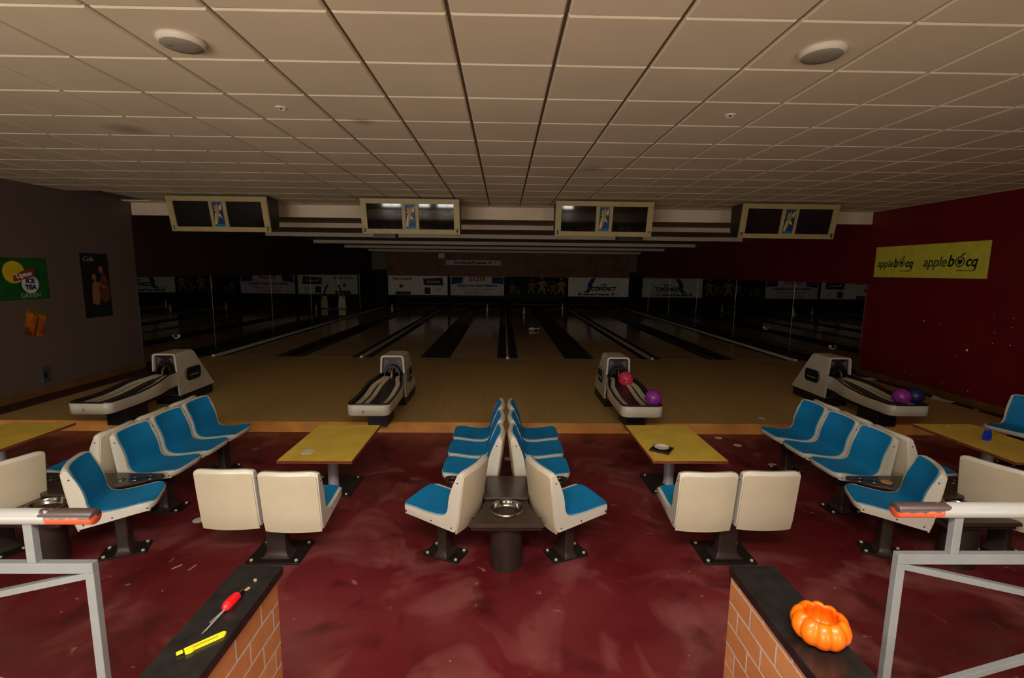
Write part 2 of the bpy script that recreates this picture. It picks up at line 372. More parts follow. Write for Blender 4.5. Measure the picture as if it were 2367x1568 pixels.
# ------------------------------------------------------------------ lanes
cents = [-PITCH * 2, -PITCH, 0, PITCH, PITCH * 2]; pairs = [-1.5 * PITCH, -.5 * PITCH, .5 * PITCH, 1.5 * PITCH]
def gut(x0, x1, nm, par):
    r = (x1 - x0) / 2; cx = (x0 + x1) / 2; sec = []
    for y in (YF + .02, 28.6):
        sec.append([Vector((cx + r * math.cos(a), y, ZA - .004 - .085 * math.sin(a))) for a in [PI * k / 12 for k in range(13)]])
    return MB().loft(sec, False, False).build(nm, grey_m, par, True, solid=.004)
LN = ['against the left wall', 'second from the left wall', 'third from the left wall', 'left of the centre divider', 'right of the centre divider', 'third from the right wall', 'second from the right wall', 'against the right wall']
k = 0
for pi, pc in enumerate(pairs):
    for sd in (-1, 1):
        cc = pc + sd * PITCH / 2
        xi = pc + sd * .365; xo = cc - sd * .255
        t = tag(empty('bowling_lane', ((xi + xo) / 2, YF, ZA)), 'dark polished bowling lane ' + LN[k], 'bowling lane', 'bowling lanes side by side'); k += 1
        cx = (xi + xo) / 2; h = abs(xo - xi) / 2
        o = MB().box(-h, h, .02, 17.3, -.05, 0).build('lane_surface', lane_m, t)
        for (g0, g1) in (sorted((xi, pc + sd * .125)), sorted((xo, cc - sd * .022))):
            g = gut(g0 - cx, g1 - cx, 'gutter', t)
            g.data.transform(Matrix.Translation((0, -YF, -ZA)))
for i, c in enumerate(cents):
    if abs(c) > 7: c = c
    t = tag(empty('lane_divider', (c, YF, ZA)), ['pale capped divider between lane and left mirror', 'pale divider line, second from the left mirror', 'pale divider line running down the centre of the lanes', 'pale divider line, second from the right mirror', 'pale capped divider between lane and right mirror'][i], 'lane divider', 'dividers between the lane pairs')
    MB().box(-.026, .026, 0, 16.9, -.08, .035).build('cap_strip', cap_m, t, bevel=.006)
    MB().box(-.034, .034, -.06, .03, -.02, .045).build('end_block', pin_m, t, bevel=.008)
    if abs(c) > 6:
        sd = 1 if c > 0 else -1; x1 = (XR - c - .012) if sd > 0 else (XL - c + .012)
        x0 = sd * .05
        g = MB().box(min(x0, x1), max(x0, x1), .02, 16.9, -.1, -.02).build('side_ledge', grey_m, t)
for i, c in enumerate(pairs):
    t = tag(MB().box(-.122, .122, .02, 16.9, -.08, .0).build('ball_track_cover', black_m), 'black track cover between gutters, %s' % ['lined up with the leftmost ball return', 'lined up with the ball return left of centre', 'lined up with the ball return holding the pink ball', 'lined up with the rightmost ball return'][i], 'track cover', 'black covers in the lane pairs')
    t.location = (c, YF, ZA)
# pit floor behind the lanes and thin edge rail
for i, (x0, x1) in enumerate(((-6.72, -3.33), (-3.17, -.09), (.04, 3.42), (3.6, 7.09))):
    t = tag(empty('banner', ((x0 + x1) / 2, 28.0, .84)), ['white advertising banner with purple block and small print above the pins', 'grey-mauve advertising banner with red title and small print above the pins', 'black banner printed with yellow bowlers above the pins', 'white radio station banner with blue dolphin above the pins'][i], 'banner', 'banners over the pin decks')
    h = (x1 - x0) / 2
    MB().box(-h, h, -.01, .01, 0, 1.08).build('cloth', [bann_m, bann2_m, pit_m, bann_m][i], t)
    MB().box(-h - .03, h + .03, -.03, .05, -.1, -.005).build('bottom_rail', inkdg_m, t)
    FF = lambda x, z: face_front(x, -.011, z)
    if i == 0:
        text('heading', 'Hotel Soleil', .22, inkp_m, t, FF(-.9, .84), bold=.008)
        flat(FF(0, 0), [(.3, .92), (1.4, 1.0), (1.45, .55), (.35, .55)]).build('purple_block', inkp_m, t)
        text('block_text', 'Brasserie', .2, bann_m, t, face_front(.88, -.014, .7))
        flat(FF(0, 0), rrect(.17, .19, .04, 4, .55, .24)).build('emblem', inkp_m, t)
        flat(FF(0, 0), circle(.11, 20, -.95, .5)).build('round_mark', inkr_m, t)
        flat(FF(0, 0), rrect(.44, .09, .02, 3, -.85, .1)).build('small_block', inkp_m, t)
        text('small_print', 'Restaurant\nBrasserie', .09, inkl_m, t, FF(1.15, .3))
    elif i == 1:
        flat(FF(0, 0), [(-.75, .82), (.75, .82), (.75, 1.07), (-.75, 1.07)]).build('title_band', inkw_m, t)
        text('title', 'GEZER', .3, inkr_m, t, face_front(0, -.014, .84), bold=.012, space=1.15)
        flat(FF(0, 0), [(-1.5, .62), (-.85, .7), (-.8, 1.05), (-1.45, 1.05)]).build('car_picture', inkb_m, t)
        flat(FF(0, 0), [(.85, .7), (1.5, .66), (1.5, 1.05), (.82, 1.05)]).build('car_picture', inkb_m, t)
        text('line', 'Achat vente tout véhicules', .21, inkd_m, t, FF(0, .5), bold=.008)
        text('line', 'neuf - occasion - carrosserie', .15, inkb_m, t, FF(0, .3))
        text('line', 'GEZER  084/31 16 24', .17, inkr_m, t, FF(0, .08))
    elif i == 2:
        for (bx, sc, mm) in ((-1.35, .8, inkl_m), (-1.0, .5, inkl_m), (-.25, 1.0, inkl_m), (.35, 1.15, bar2_m), (1.0, .9, inkl_m), (1.45, 1.1, bar2_m)):
            b = flat(FF(0, 0), circle(.07 * sc, 10, bx, .85 * sc + .05))
            b.prism([(bx - .14 * sc, .72 * sc), (bx + .16 * sc, .76 * sc), (bx + .3 * sc, .5 * sc), (bx + .22 * sc, .46 * sc), (bx + .1 * sc, .62 * sc), (bx + .13 * sc, .4 * sc), (bx + .22 * sc, .1 * sc), (bx + .12 * sc, .1 * sc), (bx, .36 * sc), (bx - .14 * sc, .12 * sc), (bx - .22 * sc, .14 * sc), (bx - .1 * sc, .42 * sc), (bx - .12 * sc, .6 * sc), (bx - .3 * sc, .58 * sc)], 0, .002, FF(0, 0))
            b.build('bowler_print', mm, t)
        flat(FF(0, 0), circle(.08, 14, .75, .35)).build('ball_print', mat('print_pink', (170, 90, 90), .7), t)
    else:
        dol = [(-.78, .12), (-.68, .3), (-.62, .18), (-.5, .28), (-.38, .5), (-.34, .75), (-.2, .98), (-.12, 1.06), (-.42, 1.06), (-.55, .85), (-.62, .66), (-.7, .62), (-.6, .58), (-.64, .42), (-.8, .28)]
        flat(FF(0, 0), dol).build('dolphin_logo', inkb_m, t)
        text('small_word', 'radio', .18, inkd_m, t, FF(.3, .64), shear=.3, bold=.006)
        text('title', 'CONTACT', .29, inkd_m, t, FF(.28, .36), bold=.018, shear=.25)
        flat(FF(0, 0), [(-1.2, .27), (1.2, .27), (1.2, .285), (-1.2, .285)]).build('rule', inkd_m, t)
        text('line', 'Marche-en-Famenne 106.6', .2, inkd_m, t, FF(0, .07), bold=.012, space=1.08)
t = tag(empty('name_strip', (-1.85, 27.975, 2.56)), 'narrow white strip with dark lettering on the brown wall over the banners', 'sign')
MB().box(-1.56, 1.56, 0, .035, 0, .27).build('board', bann2_m, t)
text('lettering', 'Marche-en-Famenne 106.6', .2, inkd_m, t, face_front(.1, -.002, .07), bold=.012, space=1.1)
tag(MB().box(-3.84, -3.48, 27.93, 28.011, 2.92, 3.2).build('junction_box', lwhite_m, bevel=.02), 'small white box under the ceiling beside the narrow name strip', 'box')
# pin deck edges
for i, (x0, x1) in enumerate(((-6.4, -3.7), (-3.1, -.4), (.3, 3.1), (3.8, 6.6))):
    tag(MB().box(x0, x1, 28.65, 28.7, .29, .33).box(x0, x0 + .04, 28.65, 28.7, .149, .29).box(x1 - .04, x1, 28.65, 28.7, .149, .29).build('pin_deck_bar', bar_m), 'dim yellow bar in the dark pit under the %s banner' % ['purple block', 'mauve', 'bowlers', 'blue dolphin'][i], 'bar', 'yellow bars in the pin pits')
PINPROF = [(0, 0), (.026, 0), (.029, .01), (.040, .04), (.052, .08), (.0605, .114), (.058, .15), (.048, .185), (.036, .215), (.027, .245), (.0235, .265), (.026, .29), (.031, .32), (.0325, .34), (.029, .362), (.018, .377), (0, .381)]
def pin(loc, lab, rot=None):
    o = empty('bowling_pin', loc); MB().lathe(PINPROF, 20).build('pin_body', pin_m, o, True)
    MB().lathe([(.0246, .262), (.0248, .268), (.0256, .274)], 20).lathe([(.0262, .281), (.0276, .287), (.0288, .292)], 20).build('red_stripes', red_m, o, True, solid=.0006)
    if rot: o.rotation_euler = rot
    return tag(o, lab, 'bowling pin')
pin((.79, 17.04, ZA + .0605), 'white bowling pin lying on its side on the lane right of centre', (PI / 2 * .97, 0, PI / 2 + .15))
pin((.88, 23.45, ZA), 'white bowling pin standing far down the lane right of centre')
pin((-.95, 24.9, ZA), 'white bowling pin standing far down the lane left of centre')
pin((-5.7, 24.4, ZA), 'white bowling pin standing far down a lane by the left mirror')
pin((3.1, 26.4, ZA), 'white bowling pin standing under the bowlers banner')

# ------------------------------------------------------------------ mirrors
ys = [10.08, 12.6, 15.8, 19.0, 22.2, 25.4, 27.95]; on = ['nearest', 'second', 'third', 'fourth', 'fifth', 'farthest']
for side, X in (('left', XL), ('right', XR)):
    for i in range(6):
        x0, x1 = (X, X + .012) if side == 'left' else (X - .012, X)
        t = tag(empty('wall_mirror', (X, ys[i], ZA)), 'dark mirror panel on the %s wall beside the lanes, %s of six' % (side, on[i]), 'mirror', 'mirror panels along the lanes')
        MB().box(x0 - X, x1 - X, 0.004, ys[i + 1] - ys[i] - .004, .0, 1.87 if side == 'left' else 1.89).build('glass', mirror_m, t)
        if i: MB().box(x0 - X - (.0 if side == 'left' else .003), x1 - X + (.003 if side == 'left' else 0), -.004, .004, 0, 1.88).build('seam_strip', seam_m, t)
for i, (x, y, z) in enumerate(((XR - .05, 10.93, .59), (XL + .05, 11.13, .68), (XR - .05, 13.83, .70))):
    o = tag(empty('mirror_fitting', (x, y, z)), ['small white fitting on the right mirror, near its front edge', 'small white fitting on the left mirror, low near its front', 'small white fitting on the right mirror, farther along'][i], 'fitting', 'white fittings on the mirrors')
    sg = 1 if x > 0 else -1
    MB().lathe([(.0, 0), (.03, 0), (.035, .02), (.02, .045), (0, .05)], 14, M=Matrix.Rotation(-PI / 2 * sg, 4, 'Y')).build('knob', lwhite_m, o, True)
    MB().box(.0 if sg > 0 else -.04, .04 if sg > 0 else .0, -.05, .05, -.06, -.035).build('bracket', lwhite_m, o)
t = tag(empty('wall_lantern', (-7.21, 21.5, .22)), 'dim yellow hanging fixture with box base and black arm on the left mirror', 'fixture')
MB().box(-.14, .14, -.12, .12, 0, .26).build('lower_box', mons_m, t, bevel=.01)
MB().loft([[Vector((x, y, .34)) for x, y in rrect(.17, .1, .02)], [Vector((x * .7, y * .8, .86)) for x, y in rrect(.17, .1, .02)]]).build('upper_shade', mons_m, t, bevel=.01)
MB().box(-.2, .2, -.02, .02, .26, .34).box(-.387, -.2, -.02, .02, .27, .31).build('cross_bracket', dark_m, t)
MB().tube([(.2, 0, .3), (.08, -.05, .8), (-.08, -.05, 1.2), (-.14, 0, 1.32)], .04).build('black_arm', black_m, t, True)

# ------------------------------------------------------------------ monitors hanging under the ceiling
def monitor(cx, n1, lab):
    t = tag(empty('score_monitor', (cx, 8.8, 2.87)), lab, 'score monitor', 'double score monitors under the ceiling')
    hw, H, tilt = .875, .6, .13
    ang = math.atan2(tilt, H); L = math.hypot(tilt, H)
    # local frame of the face: X right, V up the slope; origin bottom centre, pushed back by tilt
    MF = Matrix.Translation((0, tilt, 0)) @ Matrix.Rotation(ang, 4, 'X') @ Matrix(((1, 0, 0, 0), (0, 0, -1, 0), (0, 1, 0, 0), (0, 0, 0, 1)))
    MB().loft([[Vector((-hw * .99, y, z)) for y, z in ((tilt + .03, 0), (.03, H), (.5, H), (.5, .14))], [Vector((hw * .99, y, z)) for y, z in ((tilt + .03, 0), (.03, H), (.5, H), (.5, .14))]]).build('housing', dark_m, t, bevel=.01)
    fr = MB()
    sc = [(-.77, -.15), (.15, .77)]; v0, v1 = .085, .525
    def fbox(x0, x1, y0, y1, d0=0, d1=.045): fr.box(x0, x1, y0, y1, -d1, -d0, MF)
    fbox(-hw, hw, 0, v0); fbox(-hw, hw, v1, L); fbox(-hw, sc[0][0], v0, v1); fbox(sc[0][1], sc[1][0], v0, v1); fbox(sc[1][1], hw, v0, v1)
    fr.build('front_frame', mons_m, t, bevel=.005)
    for (x0, x1) in sc:
        rows = []
        for j in range(9):
            b_ = -1 + j / 4
            rows.append([MF @ Vector(((x0 + x1) / 2 + a_ * (x1 - x0) / 2, (v0 + v1) / 2 + b_ * (v1 - v0) / 2, -.012 - .012 * (a_ * a_ + b_ * b_) / 2)) for a_ in [-1 + i / 5 for i in range(11)]])
        MB().grid(rows).build('screen', screen_m, t, True)
    p = flat(MF, [(-.09, v0 + .01), (.09, v0 + .01), (.09, v1 - .01), (-.09, v1 - .01)], .003).build('picture_panel', mblue_m, t)
    flat(MF, [(-.09, v0 + .01), (.09, v0 + .01), (.09, v0 + .05), (-.09, v0 + .05)], .002, .003).build('light_band', sky_m, p)
    z = .005; o = v0
    flat(MF, [(-.085, o + .05), (-.045, o + .04), (.02, o + .22), (.03, o + .31), (.075, o + .42), (.02, o + .36), (.0, o + .42), (-.02, o + .36), (-.055, o + .38), (-.05, o + .31), (-.075, o + .29), (-.04, o + .27), (-.07, o + .18)], .002, z).build('spiky_figure', gold_m, p)
    flat(MF, [(.03, o + .32), (.085, o + .41), (.06, o + .28)], .003, z).build('wing', pale_m, p)
    flat(MF, [(.0, o + .2), (.07, o + .15), (.02, o + .24)], .003, z).build('wing', pale_m, p)
    flat(MF, [(-.08, o + .06), (-.06, o + .05), (-.03, o + .25), (-.05, o + .24)], .003, z + .001).build('pale_stripe', pale_m, p)
    for k_, x in ((n1, -.825), (n1 + 1, .825)):
        text('number', str(k_), .10, inkd_m, t, MF @ Matrix.Translation((x, .03, .001)), bold=.006, sx=.62)
    MB().box(-.3, -.1, .25, .45, H, ZC - 2.87 - .006).box(.1, .3, .25, .45, H, ZC - 2.87 - .006).build('ceiling_bracket', dark_m, t)
    return t
monitor(-5.15, 1, 'cream double score monitor numbered 1 and 2 at far left'); m2 = monitor(-1.775, 3, 'cream double score monitor numbered 3 and 4, left of centre')
m3 = monitor(1.685, 5, 'cream double score monitor numbered 5 and 6, right of centre'); monitor(5.03, 7, 'cream double score monitor numbered 7 and 8 at far right')
MB().box(-.7, -.3, .2, .45, -.07, .1).build('lower_box', black_m, m2); MB().box(.3, .75, .2, .45, -.07, .1).build('lower_box', black_m, m3)

# ------------------------------------------------------------------ ceiling speakers and sensors
for x, y, lab in ((-1.95, 3.0, 'left'), (1.73, 2.98, 'right')):
    t = tag(empty('ceiling_speaker', (x, y, ZC - .006)), 'round white ceiling speaker, the %s one of the two' % lab, 'speaker', 'round speakers on the ceiling')
    MB().lathe([(0, 0), (.122, 0), (.126, -.01), (.116, -.028), (.108, -.032)], 40).build('rim', lwhite_m, t, True)
    MB().lathe([(.110, -.029), (.104, -.035), (.06, -.042), (0, -.044)], 40).build('grille', lgrey_m, t, True)
    if lab == 'left': MB().box(-.05, -.03, -.035, -.03, -.0435, -.040).build('badge', chrome_m, t)
for x, y, lab in ((-1.908, 4.149, 'left'), (1.734, 4.144, 'right')):
    t = tag(empty('ceiling_sensor', (x, y, ZC - .006)), 'tiny round recessed fitting on the ceiling, %s of centre' % lab, 'sensor', 'small ceiling fittings')
    MB().lathe([(.028, 0), (.045, 0), (.045, -.008), (.034, -.012), (.028, -.004), (.028, 0)], 24).build('ring', lwhite_m, t, True)
    MB().lathe([(0, -.001), (.026, -.001)], 16).lathe([(.01, -.001), (.008, -.014), (0, -.016)], 10).build('core', black_m, t, True)

# ------------------------------------------------------------------ chairs
def catmull(pts, n=4):
    out = []
    for i in range(len(pts) - 1):
        p0 = pts[max(i - 1, 0)]; p1 = pts[i]; p2 = pts[i + 1]; p3 = pts[min(i + 2, len(pts) - 1)]
        for k in range(n):
            t = k / n
            out.append(tuple(.5 * ((2 * p1[a]) + (-p0[a] + p2[a]) * t + (2 * p0[a] - 5 * p1[a] + 4 * p2[a] - p3[a]) * t * t + (-p0[a] + 3 * p1[a] - 3 * p2[a] + p3[a]) * t ** 3) for a in (0, 1)))
    out.append(pts[-1]); return out
W2 = .214
FRONT = catmull([(.470, .445), (.455, .458), (.38, .458), (.27, .443), (.175, .434), (.118, .438), (.082, .458), (.062, .50), (.055, .56), (.044, .615), (.026, .67), (.006, .72), (-.008, .765), (-.018, .79), (-.026, .80)], 3)
def sm(a, b, x): t = max(0, min(1, (x - a) / (b - a))); return t * t * (3 - 2 * t)
def shp(x, z, t, rear=False):
    q = 1 - t * t
    if rear: x -= .029 * q
    else:
        x -= (.034 * q) * sm(.46, .74, z)
        if z < .5 and x > .15: z -= .012 * q * sm(.15, .25, x) * sm(.47, .4, x)
    if x > .35: x -= .045 * abs(t) ** 6 * sm(.35, .45, x)
    if z > .7: z -= .022 * abs(t) ** 8 * sm(.7, .78, z)
    return x, z
PSIGN = -1
def chair_proto():
    r = empty('bowling_chair')
    T = [-1, -.97, -.9, -.75, -.5, -.25, 0, .25, .5, .75, .9, .97, 1]
    secs = []
    for t in T:
        pts = [shp(x, z, t) for x, z in FRONT]
        pts += [shp(x, z, t, True) for x, z in ((-.052, .80), (-.062, .785), (-.05, .65), (-.03, .5), (-.018, .40), (-.002, .34), (.010, .33))]
        pts += [(.15, .352), (.30, .378), (.43, .398), (shp(.458, .404, t)[0], .404), (shp(.468, .418, t)[0], .418)]
        secs.append([Vector((x, t * W2, z)) for x, z in pts])
    MB().loft(secs).build('shell', shell_m, r, True, bevel=.005, seg=2, ang=50)
    # blue pad over seat and back front
    idx = range(2, len(FRONT) - 3); n = len(idx); rows = []; nrm = []
    for a_, i in enumerate(idx):
        x, z = FRONT[i]; dx = FRONT[i + 1][0] - FRONT[i - 1][0]; dz = FRONT[i + 1][1] - FRONT[i - 1][1]; l = math.hypot(dx, dz)
        nx, nz = dz / l, -dx / l
        nrm.append((nx, nz))
        e = min(a_, n - 1 - a_) / 3.0
        wd = .885 - (.07 * (1 - min(1, e)) ** 2)
        row = []
        for b_ in range(13):
            t = (-1 + b_ / 6) * wd
            X, Z = shp(x, z, t)
            row.append(Vector((X + nx * .002, t * W2, Z + nz * .002)))
        rows.append(row)
    slab([[v - Vector((nx_, 0, nz_)) * .006 for v in row] for row, (nx_, nz_) in zip(rows, nrm)], -.010).build('pad', pad_m, r, True, bevel=.003, ang=45)
    # cream rear panel
    rows = []
    for (x, z) in ((-.0608, .772), (-.0595, .755), (-.05, .65), (-.03, .5), (-.018, .40), (-.004, .345), (.003, .318)):
        wd = .93 if z > .765 else .955
        row = []
        for b_ in range(13):
            t = (-1 + b_ / 6) * wd; X, Z = shp(x, z, t, True); row.append(Vector((X - .004, t * W2, Z)))
        rows.append(row)
    slab([[v + Vector((.008, 0, 0)) for v in row] for row in rows], PSIGN * .0115).build('back_panel', panel_m, r, True, bevel=.002, ang=45)
    for s in (-1, 1):
        for (x, z) in ((-.022, .715), (.03, .362), (.20, .385), (.415, .42)):
            MB().prism(circle(.006, 10), 0, .0015, Matrix.Translation((x, s * (W2 + .0003 + (0 if s > 0 else .0015)), z)) @ Matrix.Rotation(-PI / 2, 4, 'X')).build('screw', screw_m, r)
    return r
def flare_column(hx, hy, z0, z1, nm, par, cx=0, cy=0, M=None):
    secs = []
    for z, k_ in ((z0, 1.55), (z0 + .012, 1.28), (z0 + .03, 1.1), (z0 + .06, 1.0), (z1 - .05, 1.0), (z1, 1.25)):
        q = [Vector((x + cx, y + cy, z)) for x, y in rrect(hx * k_, hy * k_, .012, 3)]
        secs.append([M @ v for v in q] if M else q)
    return MB().loft(secs).build(nm, steel_m, par, True, ang=60)
def bolts(par, pts, z):
    for x, y in pts: MB().prism(circle(.012, 6, x, y), z, z + .009).build('bolt', cap_m, par)
chair0 = chair_proto()
ped0 = empty('tmp_ped')
first = [True]
def place(x, y, rz, lab, grp, pedestal=False):
    if first[0]: c = chair0; first[0] = False
    else: c = copy_tree(chair_src)
    c.location = (x, y, 0); c.rotation_euler = (0, 0, rz); tag(c, lab, 'chair', grp)
    if pedestal:
        flare_column(.04, .065, .015, .395, 'pedestal', c, .2, 0)
        MB().prism(rrect(.155, .095, .012, 3, .2, 0), 0, .016).build('base_plate', dark_m, c, bevel=.003)
        bolts(c, [(.2 + a * .125, b * .07) for a in (-1, 1) for b in (-1, 1)], .016)
    return c
chair_src = copy_tree(chair0)     # kept clean of pedestals, removed at the end
islands = [(-3.54, .03, 'left'), (-.068, 0, 'middle'), (3.46, .03, 'right')]
ordn = ['nearest', 'middle one', 'farthest']
for cx, dy, nm in islands:
    for k_ in range(3):
        y = 4.265 + .465 * k_ + dy
        hidR = nm == 'right'; hidL = nm == 'left'
        place(cx + .108, y, 0, ('%s, %s of three facing right in the %s seating island' % ('cream-backed white chair' if hidR else 'blue-padded white chair', ordn[k_], nm)), 'chairs in island rows')
        place(cx - .105, y, PI, ('%s, %s of three facing left in the %s seating island' % ('cream-backed white chair' if hidL else 'blue-padded white chair', ordn[k_], nm)), 'chairs in island rows')
    place(cx + .291, 3.503 + dy, math.radians(23), 'angled blue-padded chair right of the ashtray table in the %s seating island' % nm, 'angled chairs beside the ashtray tables', True)
    place(cx - .291, 3.503 + dy, PI - math.radians(23), 'angled blue-padded chair left of the ashtray table in the %s seating island' % nm, 'angled chairs beside the ashtray tables', True)
    for s, sn in ((1, 'right'), (-1, 'left')):
        t = tag(empty('bench_frame', (cx + s * .33, 4.73 + dy, 0)), 'dark steel beam frame under the three %s-facing chairs of the %s island' % (sn, nm), 'bench frame', 'steel frames under the chair rows')
        MB().box(-.035, .035, -.66, .66, .30, .352).build('beam', steel_m, t, bevel=.004)
        for yy in (-.45, .47):
            flare_column(.04, .06, .015, .3, 'post', t, 0, yy)
            MB().prism(rrect(.15, .10, .012, 3, 0, yy), 0, .016).build('base_plate', dark_m, t, bevel=.003)
            bolts(t, [(a * .12, yy + b * .075) for a in (-1, 1) for b in (-1, 1)], .016)
        for yy in (-.465, 0, .465): MB().box(-.17, .12, yy - .03, yy + .03, .345, .372).build('cross_arm', steel_m, t)
for (x, y, lab) in ((-1.625, 3.36, 'cream-backed chair seen from behind, nearer the aisle, before left yellow table'), (-2.10, 3.40, 'cream-backed chair seen from behind, farther left, before left yellow table'),
                    (1.40, 3.38, 'cream-backed chair seen from behind, nearer the aisle, before right yellow table'), (1.87, 3.40, 'cream-backed chair seen from behind, farther right, before right yellow table')):
    place(x, y, PI / 2, lab, 'chairs with backs to the camera')
for cx, lab, x0 in ((-1.84, 'left', -1.86), (1.67, 'right', 1.635)):
    t = tag(empty('bench_frame', (cx, 3.585, 0)), 'dark steel pedestal under the pair of cream backs before the %s yellow table' % lab, 'bench frame', 'pedestals under the chair pairs')
    flare_column(.075, .05, .015, .31, 'post', t, 0, -.03)
    MB().prism(rrect(.205, .16, .012, 3), 0, .016).build('base_plate', dark_m, t, bevel=.003)
    bolts(t, [(a * .17, b * .125) for a in (-1, 1) for b in (-1, 1)], .016)
    MB().box(-.42, .42, -.035, .035, .30, .352).build('beam', steel_m, t, bevel=.004)
    for xx in (-.24, .24): MB().box(xx - .03, xx + .03, -.15, .15, .345, .372).build('cross_arm', steel_m, t)
place(6.21, 5.52, PI + .29, 'blue-padded white chair cut by the right edge, behind the blue stand', 'chairs in island rows')
t = tag(empty('bench_frame', (6.01, 5.46, 0), .29), 'dark post under the chair at the right edge', 'bench frame', 'pedestals under the chair pairs')
flare_column(.04, .06, .015, .36, 'post', t); MB().prism(rrect(.15, .10, .012, 3), 0, .016).build('base_plate', dark_m, t)
bolts(t, [(a * .12, b * .075) for a in (-1, 1) for b in (-1, 1)], .016)

# ------------------------------------------------------------------ ashtray tables of the islands
def island_table(cx, dy, nm):
    t = tag(empty('ashtray_table', (cx, 3.45 + dy, 0)), 'brown metal table with sunken chrome ashtray on a drum, in the %s seating island' % nm, 'table', 'ashtray tables in the seating islands')
    MB().lathe([(0, 0), (.122, 0), (.122, .40), (.11, .41), (0, .41)], 36).build('drum', steel_m, t, True)
    # lower top: concave sides
    pts = []
    L = []
    for k_ in range(9):
        u = k_ / 8; y = -.2 + u * .42; x = .285 - .115 * math.sin(u * PI / 2) ** .8
        L.append((x, y))
    fr = [(-.25, -.205), (.25, -.205)]
    pts = fr + [(.275, -.2)] + L + [(-x, y) for x, y in reversed(L)] + [(-.275, -.2)]
    # ring shaped lower top with hole for the bowl
    n = 48; hole = [(.118 * math.cos(2 * PI * k_ / n), .03 + .118 * math.sin(2 * PI * k_ / n)) for k_ in range(n)]
    def ray_out(a):
        best = None; d = (math.cos(a), math.sin(a)); o = (0, .03)
        for i in range(len(pts)):
            p, q = pts[i], pts[(i + 1) % len(pts)]; ex, ey = q[0] - p[0], q[1] - p[1]; den = d[0] * ey - d[1] * ex
            if abs(den) < 1e-9: continue
            s_ = ((p[0] - o[0]) * ey - (p[1] - o[1]) * ex) / den; u_ = ((p[0] - o[0]) * d[1] - (p[1] - o[1]) * d[0]) / den
            if s_ > 0 and -1e-6 <= u_ <= 1 + 1e-6 and (best is None or s_ < best): best = s_
        return (o[0] + d[0] * best, o[1] + d[1] * best)
    N_ = 96; outr = [ray_out(2 * PI * k_ / N_) for k_ in range(N_)]; inr = [(.112 * math.cos(2 * PI * k_ / N_), .03 + .112 * math.sin(2 * PI * k_ / N_)) for k_ in range(N_)]
    def sc(p, f): return (p[0] * f, .03 + (p[1] - .03) * f)
    rings = [[(p[0], p[1], .40) for p in inr], [(p[0], p[1], .43) for p in inr], [(*sc(p, .97), .432) for p in outr], [(*sc(p, .992), .428) for p in outr], [(*p, .418) for p in outr], [(*p, .405) for p in outr], [(*sc(p, .95), .398) for p in outr]]
    mb = MB(); vs = [v for r_ in rings for v in r_]; fs = []
    for i in range(len(rings)):
        j = (i + 1) % len(rings)
        for k_ in range(N_):
            l = (k_ + 1) % N_; fs.append((i * N_ + k_, i * N_ + l, j * N_ + l, j * N_ + k_))
    mb.add(vs, fs).build('lower_top', ctab_m, t, True, ang=35)
    MB().lathe([(.0, .372), (.05, .374), (.085, .385), (.108, .412), (.112, .432), (.118, .444), (.126, .444), (.132, .434), (.130, .430)], 44, c=(0, .03, 0)).build('ashtray_bowl', chrome_m, t, True, solid=.0015)
    # upper top reaching out between row chairs and angled chairs
    poly = [(-.50, .57), (.50, .57), (.53, .545), (.515, .47), (.40, .37), (.275, .29), (.19, .18), (.165, .155), (-.165, .155), (-.19, .18), (-.275, .29), (-.40, .37), (-.515, .47), (-.53, .545)]
    up = MB().prism(poly, .438, .458).build('upper_top', ctab_m, t, bevel=.005)
    MB().box(-.10, .10, .2, .44, .40, .4375).box(-.06, .06, .1, .5, .36, .40).build('support', steel_m, t)
    for s in (-1, 1):
        for (x, y) in ((.455, .475), (.35, .445), (.24, .43)):
            MB().lathe([(.0, .4585), (.03, .459), (.032, .4592), (.034, .463), (.04, .463), (.042, .4585)], 24, c=(s * x, y, 0)).build('cup_holder', cup_m, t, True)
            MB().lathe([(0, .4602), (.031, .4602)], 20, c=(s * x, y, 0)).build('cup_hole', black_m, t)
    MB().box(-.26, .26, -.17, -.02, .362, .392).build('under_bracket', steel_m, t, bevel=.006)
for cx, dy, nm in islands: island_table(cx, dy, nm)
tag(MB().lathe([(0, 0), (.042, 0), (.042, .008), (0, .008)], 24, c=(3.193, 3.895, .4635)).build('cork_coaster', mat('cork', (205, 160, 105), .8)), 'tan round coaster on the ashtray table of the right island', 'coaster')

# ------------------------------------------------------------------ yellow tables
def ytable(x0, x1, y0, y1, px, py, lab):
    t = tag(empty('score_table', (px, py, 0)), lab, 'table', 'low yellow tables')
    MB().box(x0 - px, x1 - px, y0 - py, y1 - py, .498, .52).build('table_top', yellow_m, t)
    e = .003; MB().box(x0 - px - e, x1 - px + e, y0 - py - e, y0 - py, .492, .518).box(x0 - px - e, x1 - px + e, y1 - py, y1 - py + e, .492, .518).box(x0 - px - e, x0 - px, y0 - py, y1 - py, .492, .518).box(x1 - px, x1 - px + e, y0 - py, y1 - py, .492, .518).build('edge_band', ply_m, t)
    MB().box(-.16, .16, -.2, .2, .478, .498).build('support_plate', dark_m, t)
    MB().lathe([(.058, .014), (.052, .03), (.052, .48)], 28, caps=True).build('pole', pole_m, t, True)
    MB().box(-.24, .24, -.25, .25, 0, .014).build('base_plate', dark_m, t, bevel=.003)
    bolts(t, [(a * .19, b * .2) for a in (-1, 1) for b in (-1, 1)], .014)
k5 = (2.221 - .52) / (2.221 - .62)
def sx(v): return (v + .101) * k5 - .101
ytable(sx(-2.004), sx(-1.377), 3.94 * k5, 4.905 * k5, -1.84, 4.78, 'low yellow table left of centre with a paper napkin on it')
